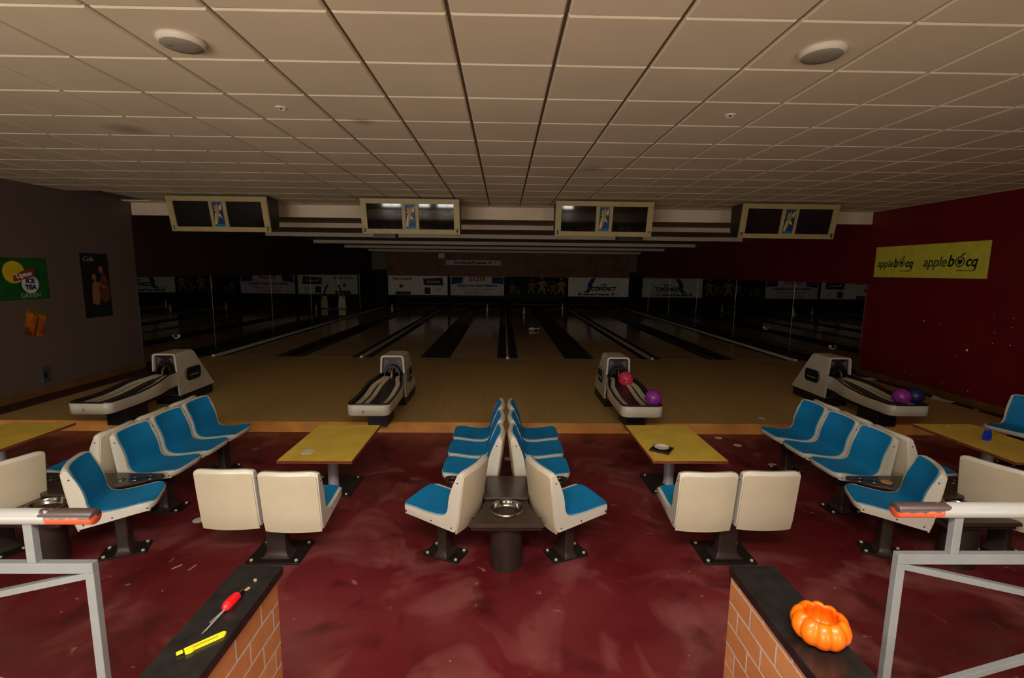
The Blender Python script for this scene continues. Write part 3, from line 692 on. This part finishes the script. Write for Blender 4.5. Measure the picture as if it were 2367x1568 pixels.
ytable(sx(1.2), sx(1.85), 3.975 * k5, 4.95 * k5, 1.66, 4.86, 'low yellow table right of centre with a small tray on it')
ytable(-5.50, -4.81, 4.25, 5.24, -5.16, 4.75, 'low yellow table cut by the left edge')
ytable(4.66, 5.35, 4.22, 5.36, 5.02, 4.82, 'low yellow table at far right with the blue card stand')
o = tag(flat(Matrix.Translation((-1.93, 4.4, .5205)) @ Matrix.Rotation(.2, 4, 'Z'), [(-.06, -.03), (-.045, -.055), (.035, -.055), (.065, .02), (.02, .05), (-.03, .05)], .006).build('paper_napkin', paper_m), 'small white paper napkin lying on the yellow table left of centre', 'napkin')
t = tag(empty('small_tray', (1.445, 4.48, .5205), math.radians(8)), 'small dark square tray on the yellow table right of centre', 'tray')
MB().loft([[Vector((x, y, 0)) for x, y in ((-.13, 0), (0, -.13), (.12, .01), (-.01, .13))], [Vector((x * 1.06, y * 1.06, .012)) for x, y in ((-.13, 0), (0, -.13), (.12, .01), (-.01, .13))]]).build('tray_plate', retd_m, t, bevel=.002)
MB().tube([(-.13, 0, .014), (0, -.135, .014), (.127, .01, .014), (-.01, .137, .014), (-.13, 0, .014)], .004, 8).build('metal_rim', chrome_m, t, True)
t = tag(empty('saucer', (1.44, 4.485, .534)), 'white saucer sitting on the small dark tray', 'saucer')
MB().lathe([(0, .003), (.035, .003), (.06, .012), (.072, .022), (.069, .024), (.055, .016), (.03, .008), (0, .008)], 32).build('dish', pin_m, t, True)
t = tag(empty('card_stand', (4.985, 4.82, .5205), .25), 'small blue plastic stand on the far right yellow table', 'stand')
MB().box(-.034, .034, -.022, .022, 0, .03).build('base_block', bluepl_m, t, bevel=.002)
for s in (-1, 1):
    q = [(-.022, .03), (.022, .03), (.022, .07), (.012, .105), (0, .115), (-.012, .105), (-.022, .07)]
    MB().loft([[Vector((s * .03 - .002, a, b)) for a, b in q], [Vector((s * .03 + .002, a, b)) for a, b in q]]).build('upright', bluepl_m, t)
tag(MB().lathe([(0, 0), (.016, 0), (.018, .006), (.012, .012), (0, .012)], 14, c=(5.0, 5.29, .5205)).build('bottle_cap', mat('cap_orange', (230, 160, 90), .4), smooth=True), 'tiny orange bottle cap near the back edge of the far right table', 'bottle cap')

# ------------------------------------------------------------------ ball returns
def ball_return(cx, dy, lab):
    mr = -1 if cx > 0 else 1
    t = tag(empty('ball_return', (cx, 7.28 + dy, ZA)), lab, 'ball return', 'ball returns on the approach')
    zb, zt = .141, .79
    def outline(k_, inset=0, n=6):
        wb, wt = .205 - inset, .175 - inset; zt_ = zt - inset; r = .05 - inset * .6; pts = [(-wb, zb)]
        for j in range(n + 1):
            a = PI - PI / 2 * j / n; pts.append((-wt + r + r * math.cos(a), zt_ - r + r * math.sin(a)))
        for j in range(n + 1):
            a = PI / 2 - PI / 2 * j / n; pts.append((wt - r + r * math.cos(a), zt_ - r + r * math.sin(a)))
        pts.append((wb, zb)); return pts
    def yb(z): return .90 - (z - zb) / (zt - zb) * .46
    oo = outline(0); ii = outline(0, .024)
    A = [Vector((x, 0, z)) for x, z in oo]; B = [Vector((x * .93, yb(z), z)) for x, z in oo]
    Mid = [Vector((x * .985, .12, z)) for x, z in oo]
    I0 = [Vector((x, 0, z)) for x, z in ii]; I1 = [Vector((x, .05, z)) for x, z in ii]
    mb = MB(); mb.loft([I1, I0, A, Mid, B], False, False)
    n = len(B); mb.add(B, [tuple(range(n))]); mb.add([A[0], A[-1], B[-1], B[0]], [(0, 1, 2, 3)])
    mb.build('hood', retw_m, t, True, ang=50)
    MB().add([Vector((x, .045, z)) for x, z in ii], [tuple(range(len(ii)))]).build('face_plate', retd_m, t, solid=.004)
    cow = []
    for (rr, y) in ((.125, .04), (.13, .0), (.122, -.03), (.10, -.03), (.095, .03)):
        q = [Vector((-rr, y, .30))] + [Vector((rr * math.cos(a), y, .50 + rr * 1.15 * math.sin(a))) for a in [PI - PI * j / 16 for j in range(17)]] + [Vector((rr, y, .30))]
        cow.append(q)
    MB().loft(cow, False, False).build('opening_cowl', black_m, t, True, ang=60, solid=.003)
    MB().lathe([(0, -.028), (.12, -.028), (.135, -.02), (.135, .02), (.12, .028), (0, .028)], 32, M=Matrix.Translation((0, .07, .47)) @ Matrix.Rotation(PI / 2, 4, 'Y')).build('accelerator_wheel', black_m, t, True)
    MB().lathe([(.1355, -.006), (.1365, 0), (.1355, .006)], 32, M=Matrix.Translation((0, .07, .47)) @ Matrix.Rotation(PI / 2, 4, 'Y')).build('wheel_stripe', mat('stripe_orange', (190, 120, 30), .5) if 'stripe_orange' not in MATS else MATS['stripe_orange'], t, True)
    MB().box(-.19, .19, .03, .84, 0, .143).build('base', black_m, t, bevel=.006)
    # corner ornaments on the face plate
    for s in (-1, 1):
        MB().prism([(s * .05, .70), (s * .13, .74), (s * .13, .60), (s * .09, .66)], 0, .002, face_front(0, .0405, 0)).build('corner_pattern', mat('pattern_grey', (92, 80, 84), .5) if 'pattern_grey' not in MATS else MATS['pattern_grey'], t)
        b = MB(); MX = Matrix(((0, 0, s, s * .1985), (1, 0, 0, .36), (0, 1, 0, .43), (0, 0, 0, 1)))
        tilt = Matrix.Rotation(0, 4, 'Z')
        sh = Matrix.Rotation(math.radians(-s * 3), 4, 'Y')
        bd = b.prism(rrect(.185, .105, .072, 6), -.012, .004, MX).build('badge', black_m, t, bevel=.003)
        z = MB()
        for q in range(5): z.prism([(-.10 + q * .045, -.035), (-.08 + q * .045, -.01), (-.06 + q * .045, -.035), (-.08 + q * .045, -.028)], .004, .007, MX)
        z.build('badge_crown', pole_m, bd)
        rg = MB(); o1 = rrect(.190, .110, .075, 6); i1 = rrect(.181, .101, .068, 6); m_ = len(o1)
        rg.add([MX @ Vector((x, y, .005)) for x, y in o1] + [MX @ Vector((x, y, .005)) for x, y in i1], [(q, (q + 1) % m_, m_ + (q + 1) % m_, m_ + q) for q in range(m_)]).build('badge_rim', pole_m, bd, solid=.003)
    # rack
    def hwid(y):  # y local, -1.4 (front) .. -.02
        return .265 if y < -.55 else .265 - .075 * sm(-.55, -.1, y)
    def rise(y): return .0 if y < -1.0 else .10 * sm(-1.0, -.05, y)
    ctr = []
    R_ = .09
    left = []
    for j in range(8):
        a = -PI / 2 + PI / 2 * j / 7
        left.append((.265 - R_ + R_ * math.cos(a), -1.4 + R_ + R_ * math.sin(a)))
    for j in range(1, 17):
        y = -1.4 + R_ + (1.38 - R_) * j / 16; left.append((hwid(y), y))
    right = left; ring = [(-x, y) for x, y in reversed(left)] + right      # open at the back (closed by face)
    def ringz(sc_, dz, base=.27):
        out = []
        for x, y in ring:
            yy = -.02 + (y + .02) * (1 - (1 - sc_) * .25)
            out.append(Vector((x * sc_, yy, base + dz + rise(y))))
        return out
    s0 = [Vector((v.x, v.y, .268 + .35 * (v.z - .27))) for v in ringz(.985, 0)]; s1 = [Vector((v.x, v.y, .278 + .35 * (v.z - .27))) for v in ringz(1, 0)]
    s2 = ringz(1, .125); s3 = ringz(.985, .133)
    mb = MB(); mb.loft([s0, s1, s2, s3], True, False); mb.add(s0, [tuple(range(len(s0)))]); mb.build('rack_skirt', retw_m, t, True, ang=50)
    # dark tray: rim then dished floor
    r0 = ringz(.985, .128); r1 = ringz(.98, .15); r2 = ringz(.90, .15); r3 = ringz(.88, .09)
    mb = MB(); mb.loft([r0, r1, r2, r3], True, False); nn = len(r3); mb.add(r3, [(i, i + 1, nn - 2 - i, nn - 1 - i) for i in range(nn // 2 - 1)] + [(nn // 2 - 1, nn // 2, nn // 2)][:0]); mb.build('rack_tray', retd_m, t, True, ang=50)
    # rails
    def strip(xs_, w0, z0, nm, yend=-1.27):
        rows = []
        for j in range(21):
            y = yend + (-.03 - yend) * j / 20; f = 1 if y < -.5 else 1 - .45 * sm(-.5, -.06, y)
            zz = .27 + rise(y) + z0
            rows.append([Vector((xs_ * f - w0 / 2, y, zz)), Vector((xs_ * f - w0 / 2 + .006, y, zz + .012)), Vector((xs_ * f + w0 / 2 - .006, y, zz + .012)), Vector((xs_ * f + w0 / 2, y, zz))])
        MB().loft([r_ for r_ in rows]).build(nm, retr_m, t, True, ang=40)
    strip(mr * -.165, .08, .10, 'rail'); strip(mr * .177, .064, .10, 'rail')
    strip(mr * -.072, .062, .094, 'inner_rail')
    MB().box(-.11, .15, -1.0, -.6, 0, .272).build('rack_pedestal', black_m, t, bevel=.006)
    MB().box(-.14, .14, -.6, .04, .19, .272).build('support_arm', black_m, t)
    if cx < 0: MB().prism(circle(.018, 16, -.0, .0), 0, .001, face_front(-.05, -1.4005, .32)).build('sticker', mat('sticker_pink', (200, 120, 110), .6) if 'sticker_pink' not in MATS else MATS['sticker_pink'], t)
    return t
ball_return(-5.22, 0, 'white ball return with empty rack at far left')
ball_return(-1.79, 0, 'white ball return with empty rack left of centre')
ball_return(1.665, 0, 'white ball return holding the pink ball, right of centre')
ball_return(5.19, .12, 'white ball return holding purple and navy balls at far right')
def ball(loc, m, lab, holes=None):
    o = empty('bowling_ball', loc); bm = bmesh.new(); bmesh.ops.create_uvsphere(bm, u_segments=40, v_segments=24, radius=.108)
    me = bpy.data.meshes.new('ball_body'); bm.to_mesh(me); bm.free(); me.materials.append(m)
    for p in me.polygons: p.use_smooth = True
    b = bpy.data.objects.new('ball_body', me); COL.objects.link(b); b.parent = o
    if holes:
        for (dx, dz) in ((-.012, .012), (-.012, -.014), (.02, -.002)):
            d = (Vector(holes) + Vector((dx, 0, dz)) * 8).normalized(); q = d.to_track_quat('Z', 'Y').to_matrix().to_4x4()
            MB().prism(circle(.013, 14), .1065, .1082, q).build('finger_hole', black_m, o)
    return tag(o, lab, 'bowling ball', 'bowling balls on the racks')
ball((1.71, 6.98, .668), bpink_m, 'shiny pink bowling ball near the hood of the return right of centre', (-.35, -.9, .1))
ball((1.845, 6.08, .621), bpurp_m, 'purple bowling ball on the front corner of the rack right of centre')
ball((5.235, 6.24, .621), bpurp_m, 'purple bowling ball beside the navy one on the far right rack')
ball((5.455, 6.28, .621), bnavy_m, 'navy bowling ball at the corner of the far right rack')

# ------------------------------------------------------------------ wall posters and banner
t = tag(empty('green_poster', (XL, 7.8, 1.7)), 'green poster with yellow sun and the word GREEN on the left wall', 'poster')
FL = lambda y, z, d=.006: face_left(d, y, z)
MB().box(0, .005, -.75, .35, 0, .65).build('sheet', greenp_m, t)
flat(FL(0, 0), circle(.17, 28, -.2, .43)).build('yellow_sun', inky_m, t)
flat(FL(0, 0, .008), [(-.22, .28), (.12, .36), (.12, .5), (-.04, .46), (-.22, .37)]).build('red_flag', inkr_m, t)
text('flag_text', 'Lipton', .1, inkw_m, t, FL(-.04, .36, .011) @ Matrix.Rotation(.2, 4, 'Z'), bold=.003)
flat(FL(0, 0, .007), circle(.14, 24, .04, .24)).build('white_glass', inkw_m, t)
text('glass_text', 'ICE\nTEA', .1, inkb_m, t, FL(.04, .26, .010), bold=.006)
text('lettering', 'GREEN', .10, inkp2_m, t, FL(.03, .035, .006), space=1.1)
t = tag(empty('dark_poster', (XL, 9.1, 1.305)), 'tall black poster showing two embracing figures on the left wall', 'poster')
MB().box(0, .005, -.3, .3, 0, 1.16).build('sheet', pit_m, t)
skin_m = mat('print_skin', (150, 95, 55), .7); skin2_m = mat('print_skin_dark', (95, 52, 30), .7)
text('script_word', 'Cola', .12, inkp2_m, t, FL(-.14, 1.02), shear=.3)
flat(FL(0, 0), [(.02, .35), (.14, .25), (.26, .3), (.28, .55), (.22, .75), (.16, .82), (.05, .62)]).build('rear_figure', skin2_m, t)
flat(FL(0, 0), circle(.05, 14, .12, .87, .065)).build('rear_head', skin_m, t)
flat(FL(0, 0, .008), [(-.12, .25), (.02, .22), (.05, .4), (.03, .6), (-.03, .68), (-.1, .6), (-.12, .42)]).build('front_figure', skin_m, t)
flat(FL(0, 0, .008), circle(.045, 14, -.05, .73, .06)).build('front_head', skin_m, t)
flat(FL(0, 0, .009), [(-.02, .66), (.2, .55), (.2, .51), (-.02, .61)]).build('arm_print', skin_m, t)
t = tag(empty('orange_poster', (XL, 7.8, 1.12)), 'small tilted orange sheet with a palm silhouette on the left wall', 'poster'); t.rotation_euler = (math.radians(-14), 0, 0)
MB().box(0, .005, -.16, .16, 0, .42).build('sheet', mat('orange_print', (215, 120, 15), .6, col2=(120, 45, 10), scale=4, thr=(.35, .6)), t)
flat(FL(0, 0), [(-.16, .42), (.16, .42), (.16, .34), (.05, .36), (-.02, .31), (-.1, .36), (-.16, .33)]).build('palm_leaves', inkl_m, t)
flat(FL(0, 0), [(-.02, 0), (.02, 0), (.04, .32), (.02, .33)]).build('palm_trunk', skin2_m, t)
t = tag(empty('wall_socket', (XL, 7.87, .34)), 'dark rectangular wall box low on the left wall', 'wall box')
MB().box(0, .04, -.05, .05, 0, .25).build('cover', socket_m, t, bevel=.006); MB().box(.04, .045, -.02, .02, .08, .17).build('insert', black_m, t)

t = tag(empty('lime_banner', (XR, 8.75, 2.19)), 'lime banner with the same apple wordmark twice on the dark red wall', 'banner')
FR = lambda y, z, d=-.007: face_right(d, y, z)
MB().box(-.005, 0, -1.18, 1.18, 0, .6).build('cloth', limeb_m, t)
for (s0, s1) in ((1.10, .16), (.02, -1.10)):
    sc = (s0 - s1) / 1.06; cur = s0
    def W(st, size, mm, nm, bold=.0):
        global cur
        o = text(nm, st, size * sc, mm, t, FR(cur, .2), shear=.2, bold=bold, align='LEFT', space=1.0, sx=.88)
        cur = min(v.co.y for v in o.data.vertices) - .012 * sc; return o
    W('apple', .235, inkg_m, 'word_apple', .002); W('b', .26, inkdg_m, 'letter_b', .005)
    cy_ = cur - .082 * sc; zc_ = .275; cur = cy_ - .092 * sc
    MM = FR(cy_, zc_); rg = MB(); m_ = 28; o1 = circle(.082 * sc, m_); i1 = circle(.066 * sc, m_)
    rg.add([MM @ Vector((x, y, .001)) for x, y in o1] + [MM @ Vector((x, y, .001)) for x, y in i1], [(q, (q + 1) % m_, m_ + (q + 1) % m_, m_ + q) for q in range(m_)]).build('apple_outline', inkdg_m, t, solid=.001)
    hp = [(0, -.05), (.035, -.015), (.045, .02), (.03, .04), (.0, .028), (-.03, .04), (-.045, .02), (-.035, -.015)]
    flat(MM, [(x * sc, y * sc) for x, y in hp], .002).build('apple_heart', inkdg_m, t)
    flat(MM, [(.0, .085 * sc), (.03 * sc, .12 * sc), (.085 * sc, .145 * sc), (.05 * sc, .10 * sc)], .002).build('apple_leaf', inkdg_m, t)
    W('cq', .235, inkdg_m, 'letters_cq', .005)
    text('small_line', 'www.bocq.be', .05 * sc, inkl_m, t, FR(cy_ + .04, .115), align='LEFT', space=1.1)
# chipped paint marks and a pale scrape on the red wall
for i, (y, z, r) in enumerate(((8.615, 1.419, .012), (8.27, 1.401, .01), (7.362, 1.613, .008), (7.079, 1.613, .009), (7.083, 1.47, .009), (7.325, 1.361, .009), (7.334, 1.197, .01), (7.069, 1.204, .01), (7.728, 1.024, .022), (7.893, .894, .008), (8.734, .386, .008), (8.079, .398, .008), (7.615, .361, .012))):
    o = MB().prism(circle(r, 12), -.004, .0015, face_right(XR, y, z)).build('wall_mark', lwhite_m)
    tag(o, 'pale spot on the red wall, ' + ['farther of two at mid height left of the cluster', 'nearer of two at mid height left of the cluster', 'upper left of the right-hand cluster', 'upper right of the right-hand cluster', 'second highest at the right side of the cluster', 'middle left of the right-hand cluster', 'lowest left of the right-hand cluster', 'lowest right of the right-hand cluster', 'large white round patch below the banner', 'just below and left of the large white patch', 'beside the thin orange scrape near the baseboard', 'between the scrape and the large patch, near the baseboard', 'nearest the baseboard at the right'][i], 'wall mark', 'pale spots on the red wall')
tag(MB().box(XR - .001, XR + .003, 8.86, 8.875, .27, .75).build('wall_scrape', mat('scrape', (120, 50, 30), .6)), 'thin vertical orange scrape on the red wall above the baseboard', 'scrape')

# ------------------------------------------------------------------ papers and coasters on the floor
def sheet(x, y, z, rz, lx, ly, lab, curl=.02, grp='papers on the approach'):
    rows = []
    for i in range(7):
        u = -1 + i / 3
        rows.append([Vector((u * lx, v * ly, .002 + curl * max(0, u * .5 + v * .5) ** 2 + curl * .4 * max(0, -u) ** 3)) for v in [-1 + j / 3 for j in range(7)]])
    o = MB().grid(rows).build('paper_sheet', paper_m, None, True, solid=.0015); o.location = (x, y, z); o.rotation_euler = (0, 0, rz); tag(o, lab, 'paper', grp); return o
sheet(7.28, 7.83, ZA, .5, .12, .15, 'curled white paper sheet lying by the right baseboard', .05)
sheet(7.12, 8.15, ZA, .2, .12, .07, 'flat white paper behind the balls of the far right rack')
sheet(7.22, 9.5, ZA, -.2, .2, .1, 'white paper on the floor right of the far right hood')
sheet(7.33, 7.25, ZA, .9, .045, .03, 'small scrap of paper by the right baseboard, nearest the camera', .01)
for i, (x, y, z) in enumerate(((3.665, 6.764, ZA), (2.847, 6.323, 0), (2.974, 6.042, 0), (-2.795, 4.093, 0), (-.03, 5.55, 0))):
    o = MB().lathe([(0, 0), (.05, 0), (.05, .002), (0, .0022)], 28, c=(0, 0, .0005)).build('paper_coaster', paper_m); o.location = (x, y, z)
    tag(o, ['round white coaster on the wooden approach right of centre', 'round white coaster on the maroon floor, farther of two by the right table', 'round white coaster on the maroon floor, nearer of two by the right table', 'round white coaster showing beside the left pair of cream backs', 'round white coaster on the floor between the middle chair rows'][i], 'coaster', 'round paper coasters')
o = MB().prism([(-.05, -.02), (.04, -.03), (.06, .0), (.03, .01), (.0, .03), (-.03, .01)], 0, .008).build('paper_scrap', mat('scrap_pink', (200, 150, 135), .7)); o.location = (3.07, 5.41, .0005); tag(o, 'pinkish crumpled scrap on the floor left of the right island', 'paper')
for i, (x, y, r) in enumerate(((-2.37, 3.42, .9), (-2.27, 3.41, 1.3))):
    d = cam.location
o = tag(MB().tube([(-.035, 0, 0), (.035, 0, 0)], .004, 8).build('cigarette_end', litter_m, smooth=True), 'pale cigarette end on the floor left of the left brick wall', 'cigarette end', 'cigarette ends'); o.location = (-2.53, 3.40, .0045); o.rotation_euler = (0, 0, .9)
o2 = o.copy(); COL.objects.link(o2); o2.location = (-2.41, 3.39, .0045); o2.rotation_euler = (0, 0, 1.3); o2['label'] = 'thin pale sliver on the floor beside the cigarette end'

# ------------------------------------------------------------------ brick walls with stone caps
for s, nm in ((-1, 'left'), (1, 'right')):
    xb0, xb1 = (-1.17, -1.032) if s < 0 else (.867, 1.03)
    t = tag(empty('brick_wall', ((xb0 + xb1) / 2, 0, 0)), 'low orange brick wall with black stone cap, %s side of the aisle' % nm, 'low wall', 'low brick walls beside the aisle')
    cx = (xb0 + xb1) / 2
    b = MB().box(xb0 - cx, xb1 - cx, -.9, 1.87, 0, .96).build('brickwork', brick_m, t)
    c0, c1 = (-1.195, -1.010) if s < 0 else (.862, 1.055)
    MB().box(c0 - cx, c1 - cx, -.92, 1.885, .96, 1.0).build('stone_cap', stone_m, t, bevel=.004)
# objects on the caps
t = tag(empty('screwdriver', (-1.088, 1.65, 1.0)), 'screwdriver with red handle lying on the left stone cap', 'screwdriver')
d = (Vector((-1.105, 1.509, 0)) - Vector((-1.088, 1.66, 0))).normalized(); ang = math.atan2(d.y, d.x); t.rotation_euler = (0, 0, ang)
MB().tube([(-.03, 0, .013), (-.024, 0, .013), (0, 0, .013), (.03, 0, .013), (.042, 0, .012), (.05, 0, .012)], [.008, .016, .0185, .0185, .014, .006], 8).build('handle', red_m, t, False)
MB().tube([(-.05, .002, .013), (-.026, 0, .013)], .012, 8).build('end_cap', chrome_m, t)
MB().tube([(.05, .004, .011), (.14, .002, .005), (.158, .0, .004)], [.0028, .0028, .0015], 8).build('shaft', toolm, t, True)
t2 = tag(empty('second_shaft', (-1.10, 1.605, 1.0), ang - .06), 'thin second metal rod lying beside the screwdriver shaft', 'rod')
MB().tube([(0, 0, .003), (.06, .0, .003)], .0022, 8).build('rod', toolm, t2, True)
t = tag(empty('box_cutter', (-1.08, 1.445, 1.0), math.radians(43)), 'yellow plastic box cutter lying on the left stone cap', 'box cutter')
body = MB().box(-.045, .065, .006, .012, 0, .010).box(-.03, .065, -.010, -.005, 0, .010).prism([(.05, -.009), (.068, -.008), (.076, .002), (.068, .011), (.05, .011)], 0, .0105).build('body', tooly_m, t, bevel=.002)
MB().prism([(-.045, -.012), (-.03, -.016), (-.02, -.012), (-.022, -.002), (-.045, -.002)], 0, .012).build('lock_wheel', tooly_m, t, bevel=.002)
MB().box(-.066, .05, -.004, .005, .001, .003).build('blade', dark_m, t); MB().box(-.066, -.048, .0, .012, 0, .009).build('tip', tooly_m, t, bevel=.002)
o = tag(MB().prism([(0, 0), (.012, .004), (.016, .016), (.006, .02)], 0, .003).build('plaster_crumb', litter_m), 'pale crumb of plaster on the left stone cap behind the screwdriver', 'crumb', 'crumbs on the left cap'); o.location = (-1.085, 1.72, 1.0)
o2 = o.copy(); COL.objects.link(o2); o2.location = (-1.07, 1.77, 1.0); o2.rotation_euler = (0, 0, 1); o2['label'] = 'pale crumb of plaster nearest the far end of the left cap'
# pumpkin cup
t = tag(empty('pumpkin_bowl', (.972, 1.465, 1.0), .2), 'orange ribbed pumpkin bowl open at the top on the right stone cap', 'bowl')
prof = [(0, .004), (.03, .002), (.052, .004), (.075, .018), (.088, .040), (.090, .062), (.082, .084), (.068, .098), (.056, .1), (.052, .094), (.058, .08), (.066, .055), (.06, .03), (.04, .02), (0, .018)]
secs = []; NS = 96
for r, z in prof:
    q = []
    for k_ in range(NS):
        a = 2 * PI * k_ / NS; lob = abs(math.sin(a * 5)) ** .55
        f = 1 - .13 * (1 - lob) * (1 if r > .05 else r / .05)
        q.append(Vector((r * f * math.cos(a), r * f * math.sin(a), z - .006 * (1 - lob) * (z > .07))))
    secs.append(q)
MB().loft(secs, True, False).build('ribbed_shell', pump_m, t, True, ang=80)

# ------------------------------------------------------------------ railings
def rail_mat():
    m = bpy.data.materials.new('worn_handrail'); m.use_nodes = True; nt = m.node_tree; N = nt.nodes; L = nt.links; b = N['Principled BSDF']
    tc = N.new('ShaderNodeTexCoord'); sp = N.new('ShaderNodeSeparateXYZ'); L.new(tc.outputs['Object'], sp.inputs[0])
    nz = N.new('ShaderNodeTexNoise'); nz.inputs['Scale'].default_value = 34; nz.inputs['Detail'].default_value = 8; L.new(tc.outputs['Object'], nz.inputs['Vector'])
    def m_(op, a, b2):
        x = N.new('ShaderNodeMath'); x.operation = op
        for i, v in enumerate((a, b2)):
            if isinstance(v, (int, float)): x.inputs[i].default_value = v
            else: L.new(v, x.inputs[i])
        return x.outputs[0]
    ns = m_('MULTIPLY', m_('SUBTRACT', nz.outputs['Fac'], .5), .22)
    worn = m_('LESS_THAN', m_('ADD', sp.outputs[0], ns), .155)          # local x measured from the free end
    up = m_('GREATER_THAN', m_('ADD', sp.outputs[2], m_('MULTIPLY', ns, .16)), .003)
    x1 = N.new('ShaderNodeMix'); x1.data_type = 'RGBA'; x1.inputs[6].default_value = lin((205, 84, 50)); x1.inputs[7].default_value = lin((70, 54, 50)); L.new(up, x1.inputs[0])
    x2 = N.new('ShaderNodeMix'); x2.data_type = 'RGBA'; x2.inputs[6].default_value = lin((158, 155, 152)); L.new(x1.outputs[2], x2.inputs[7]); L.new(worn, x2.inputs[0])
    L.new(x2.outputs[2], b.inputs['Base Color']); b.inputs['Roughness'].default_value = .35
    return m
worn_m = rail_mat()
def railing(s, nm, xe, zt, xp, zb, xs):
    # s: outward sign; xe: free end of handrail; xp: inner face of first post; xs: short stub x
    t = tag(empty('railing', (xp, 1.5, .45)), 'white metal railing with worn round handrail, %s side' % nm, 'railing', 'railings beside the brick walls')
    LX = 1.9; h = .0145
    tube = MB().tube([(0, 0, 0), (.004, 0, 0), (2.6, 0, 0)], [.022, .0255, .0255], 28).build('handrail', worn_m, t, True, ang=50)
    tube.location = (xe - xp, .0, zt - .45); tube.rotation_euler = (0, 0, 0 if s > 0 else PI)
    fr = lambda: MB()
    zz = zb - .45
    MB().box(-h, h, -.012, .012, 0, zz - .0375).build('post', paint_m, t, bevel=.002).location = (s * h, 0, 0)
    MB().box(-h, h, -.012, .012, 0, zz - .0375).build('post', paint_m, t, bevel=.002).location = (s * (LX - h), 0, 0)
    a, b_ = sorted((s * .0005, s * LX)); MB().box(a, b_, -.0125, .0125, zz - .037, zz).build('top_bar', paint_m, t, bevel=.002)
    MB().box(a, b_, -.0125, .0125, .08, .11).build('bottom_bar', paint_m, t, bevel=.002)
    for x in (abs(xs - xp), abs(xs - xp) + 1.25):
        MB().box(s * x - h, s * x + h, -.012, .012, zz, zt - .45 - .02).build('stub', paint_m, t, bevel=.002)
    def bar(x0, z0, x1, z1):
        d = Vector((x1 - x0, 0, z1 - z0)); n = Vector((-d.z, 0, d.x)).normalized() * .011; q = []
        for (x, z) in ((x0, z0), (x1, z1)):
            p = Vector((x, 0, z)); q.append([p + n + Vector((0, -.011, 0)), p - n + Vector((0, -.011, 0)), p - n + Vector((0, .011, 0)), p + n + Vector((0, .011, 0))])
        MB().loft(q).build('brace', paint_m, t, bevel=.0015)
    bar(s * .02, zz - .045, s * .95, zz - .255); bar(s * .02, zz - .56, s * .95, zz - .255); bar(s * .95, zz - .255, s * 1.88, zz - .045); bar(s * .95, zz - .255, s * 1.88, zz - .56)
railing(-1, 'left', -1.417, 1.42, -1.437, 1.262, -1.632)
railing(1, 'right', 1.206, 1.449, 1.229, 1.296, 1.42)

# ------------------------------------------------------------------ tidy: remove the hidden chair source
for c in kids(chair_src): bpy.data.objects.remove(c)
bpy.data.objects.remove(chair_src); bpy.data.objects.remove(ped0)
